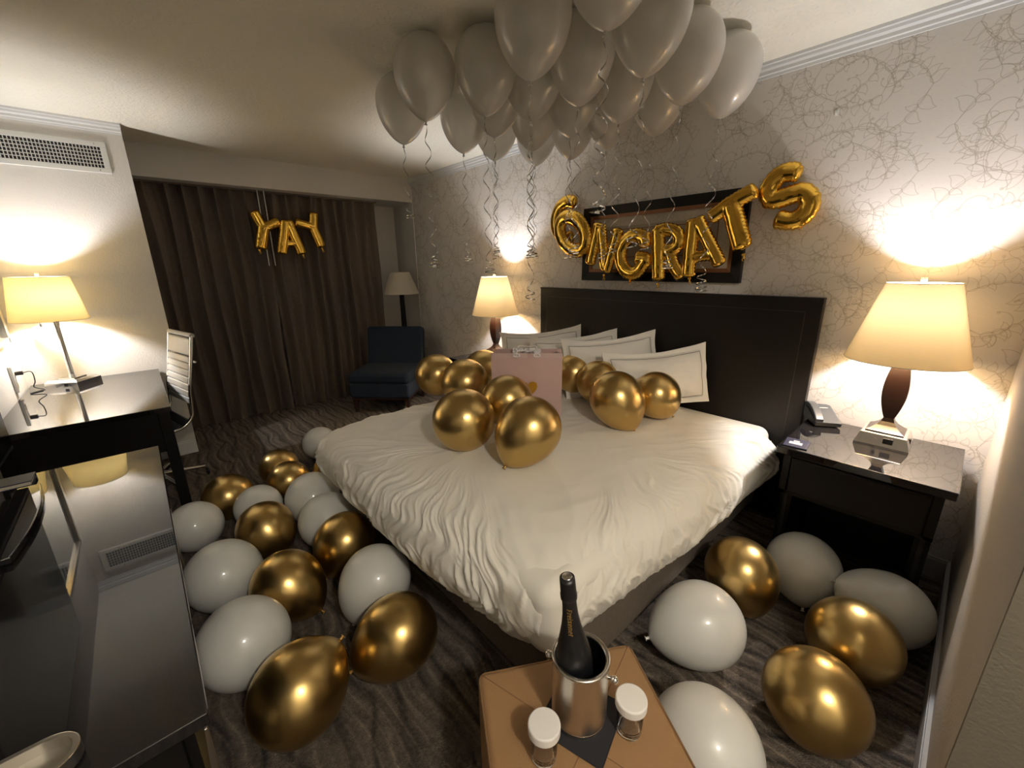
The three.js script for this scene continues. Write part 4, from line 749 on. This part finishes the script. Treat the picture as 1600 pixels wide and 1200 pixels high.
// ---------------------------------------------------------------- ottoman, bucket, bottle, jars
const OY = 0.45;
{
  const ax = 0.5115, az = -0.8593, ang = Math.atan2(-az, ax), S = 0.458, c = V(4.385 + 0.229 * (0.5115 + 0.853), 0, 2.217 + 0.229 * (-0.8593 + 0.521)), t = thing('ottoman', 'tan leather cube ottoman holding the champagne bucket', 'ottoman', c.toArray(), ang);
  const h = S / 2; part('body', new RoundedBoxGeometry(S, OY - 0.03, S, 5, 0.022).translate(0, 0.03 + (OY - 0.03) / 2, 0), M.leather, t);
  const y = OY + 0.0005, k = h - 0.012;
  part('top_seam', [rod([-k, y - 0.0004, -k], [k, y - 0.0004, k], 0.0012, 0.0012, 6), rod([-k, y - 0.0004, k], [k, y - 0.0004, -k], 0.0012, 0.0012, 6)], M.seam, t);
  part('edge_piping', tube(loop(h - 0.004, h - 0.004, 0.02, y - 0.007), 0.0026, 220, 6, true), M.leather, t);
  for (const sx of [-1, 1]) for (const sz of [-1, 1]) part('foot', rod([sx * (h - 0.05), 0, sz * (h - 0.05)], [sx * (h - 0.05), 0.035, sz * (h - 0.05)], 0.02), M.matte, t);
}
{
  const t = thing('napkin', 'black square napkin under the ice bucket', 'napkin', [4.655, OY + 0.0015, 2.10], 0.28);
  part('cloth', gridMesh(20, 20, (u, v) => [(u - 0.5) * 0.168, 0.0012 + 0.0006 * noise.noise(u * 6, v * 6, 1), (0.5 - v) * 0.168]), (() => { const m = M.napkin.clone(); m.side = THREE.DoubleSide; return m; })(), t);
  part('hem', tube(loop(0.084, 0.084, 0.002, 0.0014), 0.0012, 80, 5, true), M.napkin, t);
}
{
  const t = thing('ice_bucket', 'brushed steel wine bucket on a black napkin', 'ice bucket', [4.652, OY + 0.003, 2.108], 0.4), R = 0.066;
  part('outer_wall', lathe([[0.052, 0], [0.055, 0.004], [0.056, 0.02], [0.060, 0.024], [0.0655, 0.03], [0.0665, 0.04], [R, 0.19], [R + 0.002, 0.198]], 56), M.brushed, t);
  part('base_ring', new THREE.TorusGeometry(0.0635, 0.003, 8, 56).rotateX(Math.PI / 2).translate(0, 0.032, 0), M.nickel, t);
  part('rim', lathe([[R + 0.001, 0.195], [R + 0.003, 0.199], [R - 0.001, 0.203], [R - 0.008, 0.200], [R - 0.009, 0.196]], 56), M.nickel, t);
  const inner = M.brushed.clone(); inner.side = THREE.DoubleSide; inner.color.setRGB(0.2, 0.2, 0.21); part('inner_wall', lathe([[0, 0.02], [0.05, 0.021], [R - 0.009, 0.05], [R - 0.009, 0.197]], 56), inner, t);
  for (const s of [-1, 1]) part('knob', [rod([s * (R - 0.002), 0.165, 0], [s * (R + 0.012), 0.165, 0], 0.005), new THREE.SphereGeometry(0.009, 14, 10).translate(s * (R + 0.014), 0.165, 0)], M.chrome, t);
}
{
  const t = thing('champagne_bottle', 'matte black sparkling wine bottle standing in the steel bucket', 'bottle', [4.648, OY + 0.026, 2.103]);
  t.rotation.set(0.06, 0.9, 0.055);
  const prof = [[0, 0.004], [0.02, 0.002], [0.038, 0], [0.041, 0.006], [0.042, 0.02], [0.042, 0.17], [0.0405, 0.19], [0.036, 0.215], [0.029, 0.245], [0.0225, 0.275], [0.0182, 0.305], [0.0165, 0.33], [0.0155, 0.365]];
  const b = part('glass_body', lathe(prof, 56), M.bottle, t);
  part('foil_collar', lathe([[0.0158, 0.352], [0.0185, 0.354], [0.0188, 0.366], [0.0176, 0.37], [0.0172, 0.40], [0.0165, 0.41], [0, 0.413]], 40), M.bottle, t); part('cap', lathe([[0.0115, 0.4128], [0.010, 0.4145], [0, 0.415]], 24), M.nickel, t, 'silver disc on the cork');
  const c = document.createElement('canvas'); c.width = 512; c.height = 128; const g = c.getContext('2d'); g.clearRect(0, 0, 512, 128); g.fillStyle = '#c9a45c'; g.font = 'italic 92px serif'; g.textAlign = 'center'; g.textBaseline = 'middle'; g.fillText('Freixenet', 256, 62);
  const tx = new THREE.CanvasTexture(c); tx.colorSpace = THREE.SRGBColorSpace;
  const rAt = (y) => { for (let i = 1; i < prof.length; i++) if (y <= prof[i][1]) { const f = (y - prof[i - 1][1]) / (prof[i][1] - prof[i - 1][1]); return prof[i - 1][0] + f * (prof[i][0] - prof[i - 1][0]); } return 0.0155; };
  const lab = gridMesh(24, 8, (u, v) => { const y = 0.345 - 0.085 * u, r = rAt(y) + 0.0004, w = 0.021, a = -0.25 + (v - 0.5) * w / r; return [Math.sin(a) * r, y, Math.cos(a) * r]; });
  part('script', lab, std({ map: tx, transparent: true, alphaTest: 0.4, metalness: 0.5, roughness: 0.4, side: THREE.DoubleSide }), b, 'gold script down the neck');
  part('seal', gridMesh(6, 6, (u, v) => { const y = 0.235 - 0.022 * u, r = rAt(y) + 0.0006, a = -0.28 + (v - 0.5) * 0.011 / r; return [Math.sin(a) * r, y, Math.cos(a) * r]; }), (() => { const m = M.black.clone(); m.side = THREE.DoubleSide; return m; })(), b);
}
function jar(x, z, tx, tz, label) {
  const t = thing('glass_jar', label, 'jar', [x, OY + 0.001, z], 0, 'lidded glasses on the ottoman'); t.rotation.set(tx, 0, tz);
  const gl = part('glass', lathe([[0, 0.004], [0.022, 0.0035], [0.0235, 0.001], [0.027, 0.002], [0.029, 0.008], [0.0305, 0.03], [0.032, 0.088], [0.0300, 0.088], [0.0285, 0.03], [0.026, 0.012], [0, 0.010]], 40), M.glass, t);
  part('paper_lid', lathe([[0, 0.106], [0.033, 0.106], [0.0362, 0.104], [0.0368, 0.10], [0.0365, 0.083], [0.0352, 0.083], [0.035, 0.098], [0, 0.1]].reverse(), 48), M.lid, t, 'white paper lid');
}
jar(4.652, 2.232, 0, 0, 'lidded glass at the front left of the bucket on the ottoman');
jar(4.752, 2.040, 0, 0, 'lidded glass at the right of the bucket on the ottoman');

renderer.render(scene, camera);
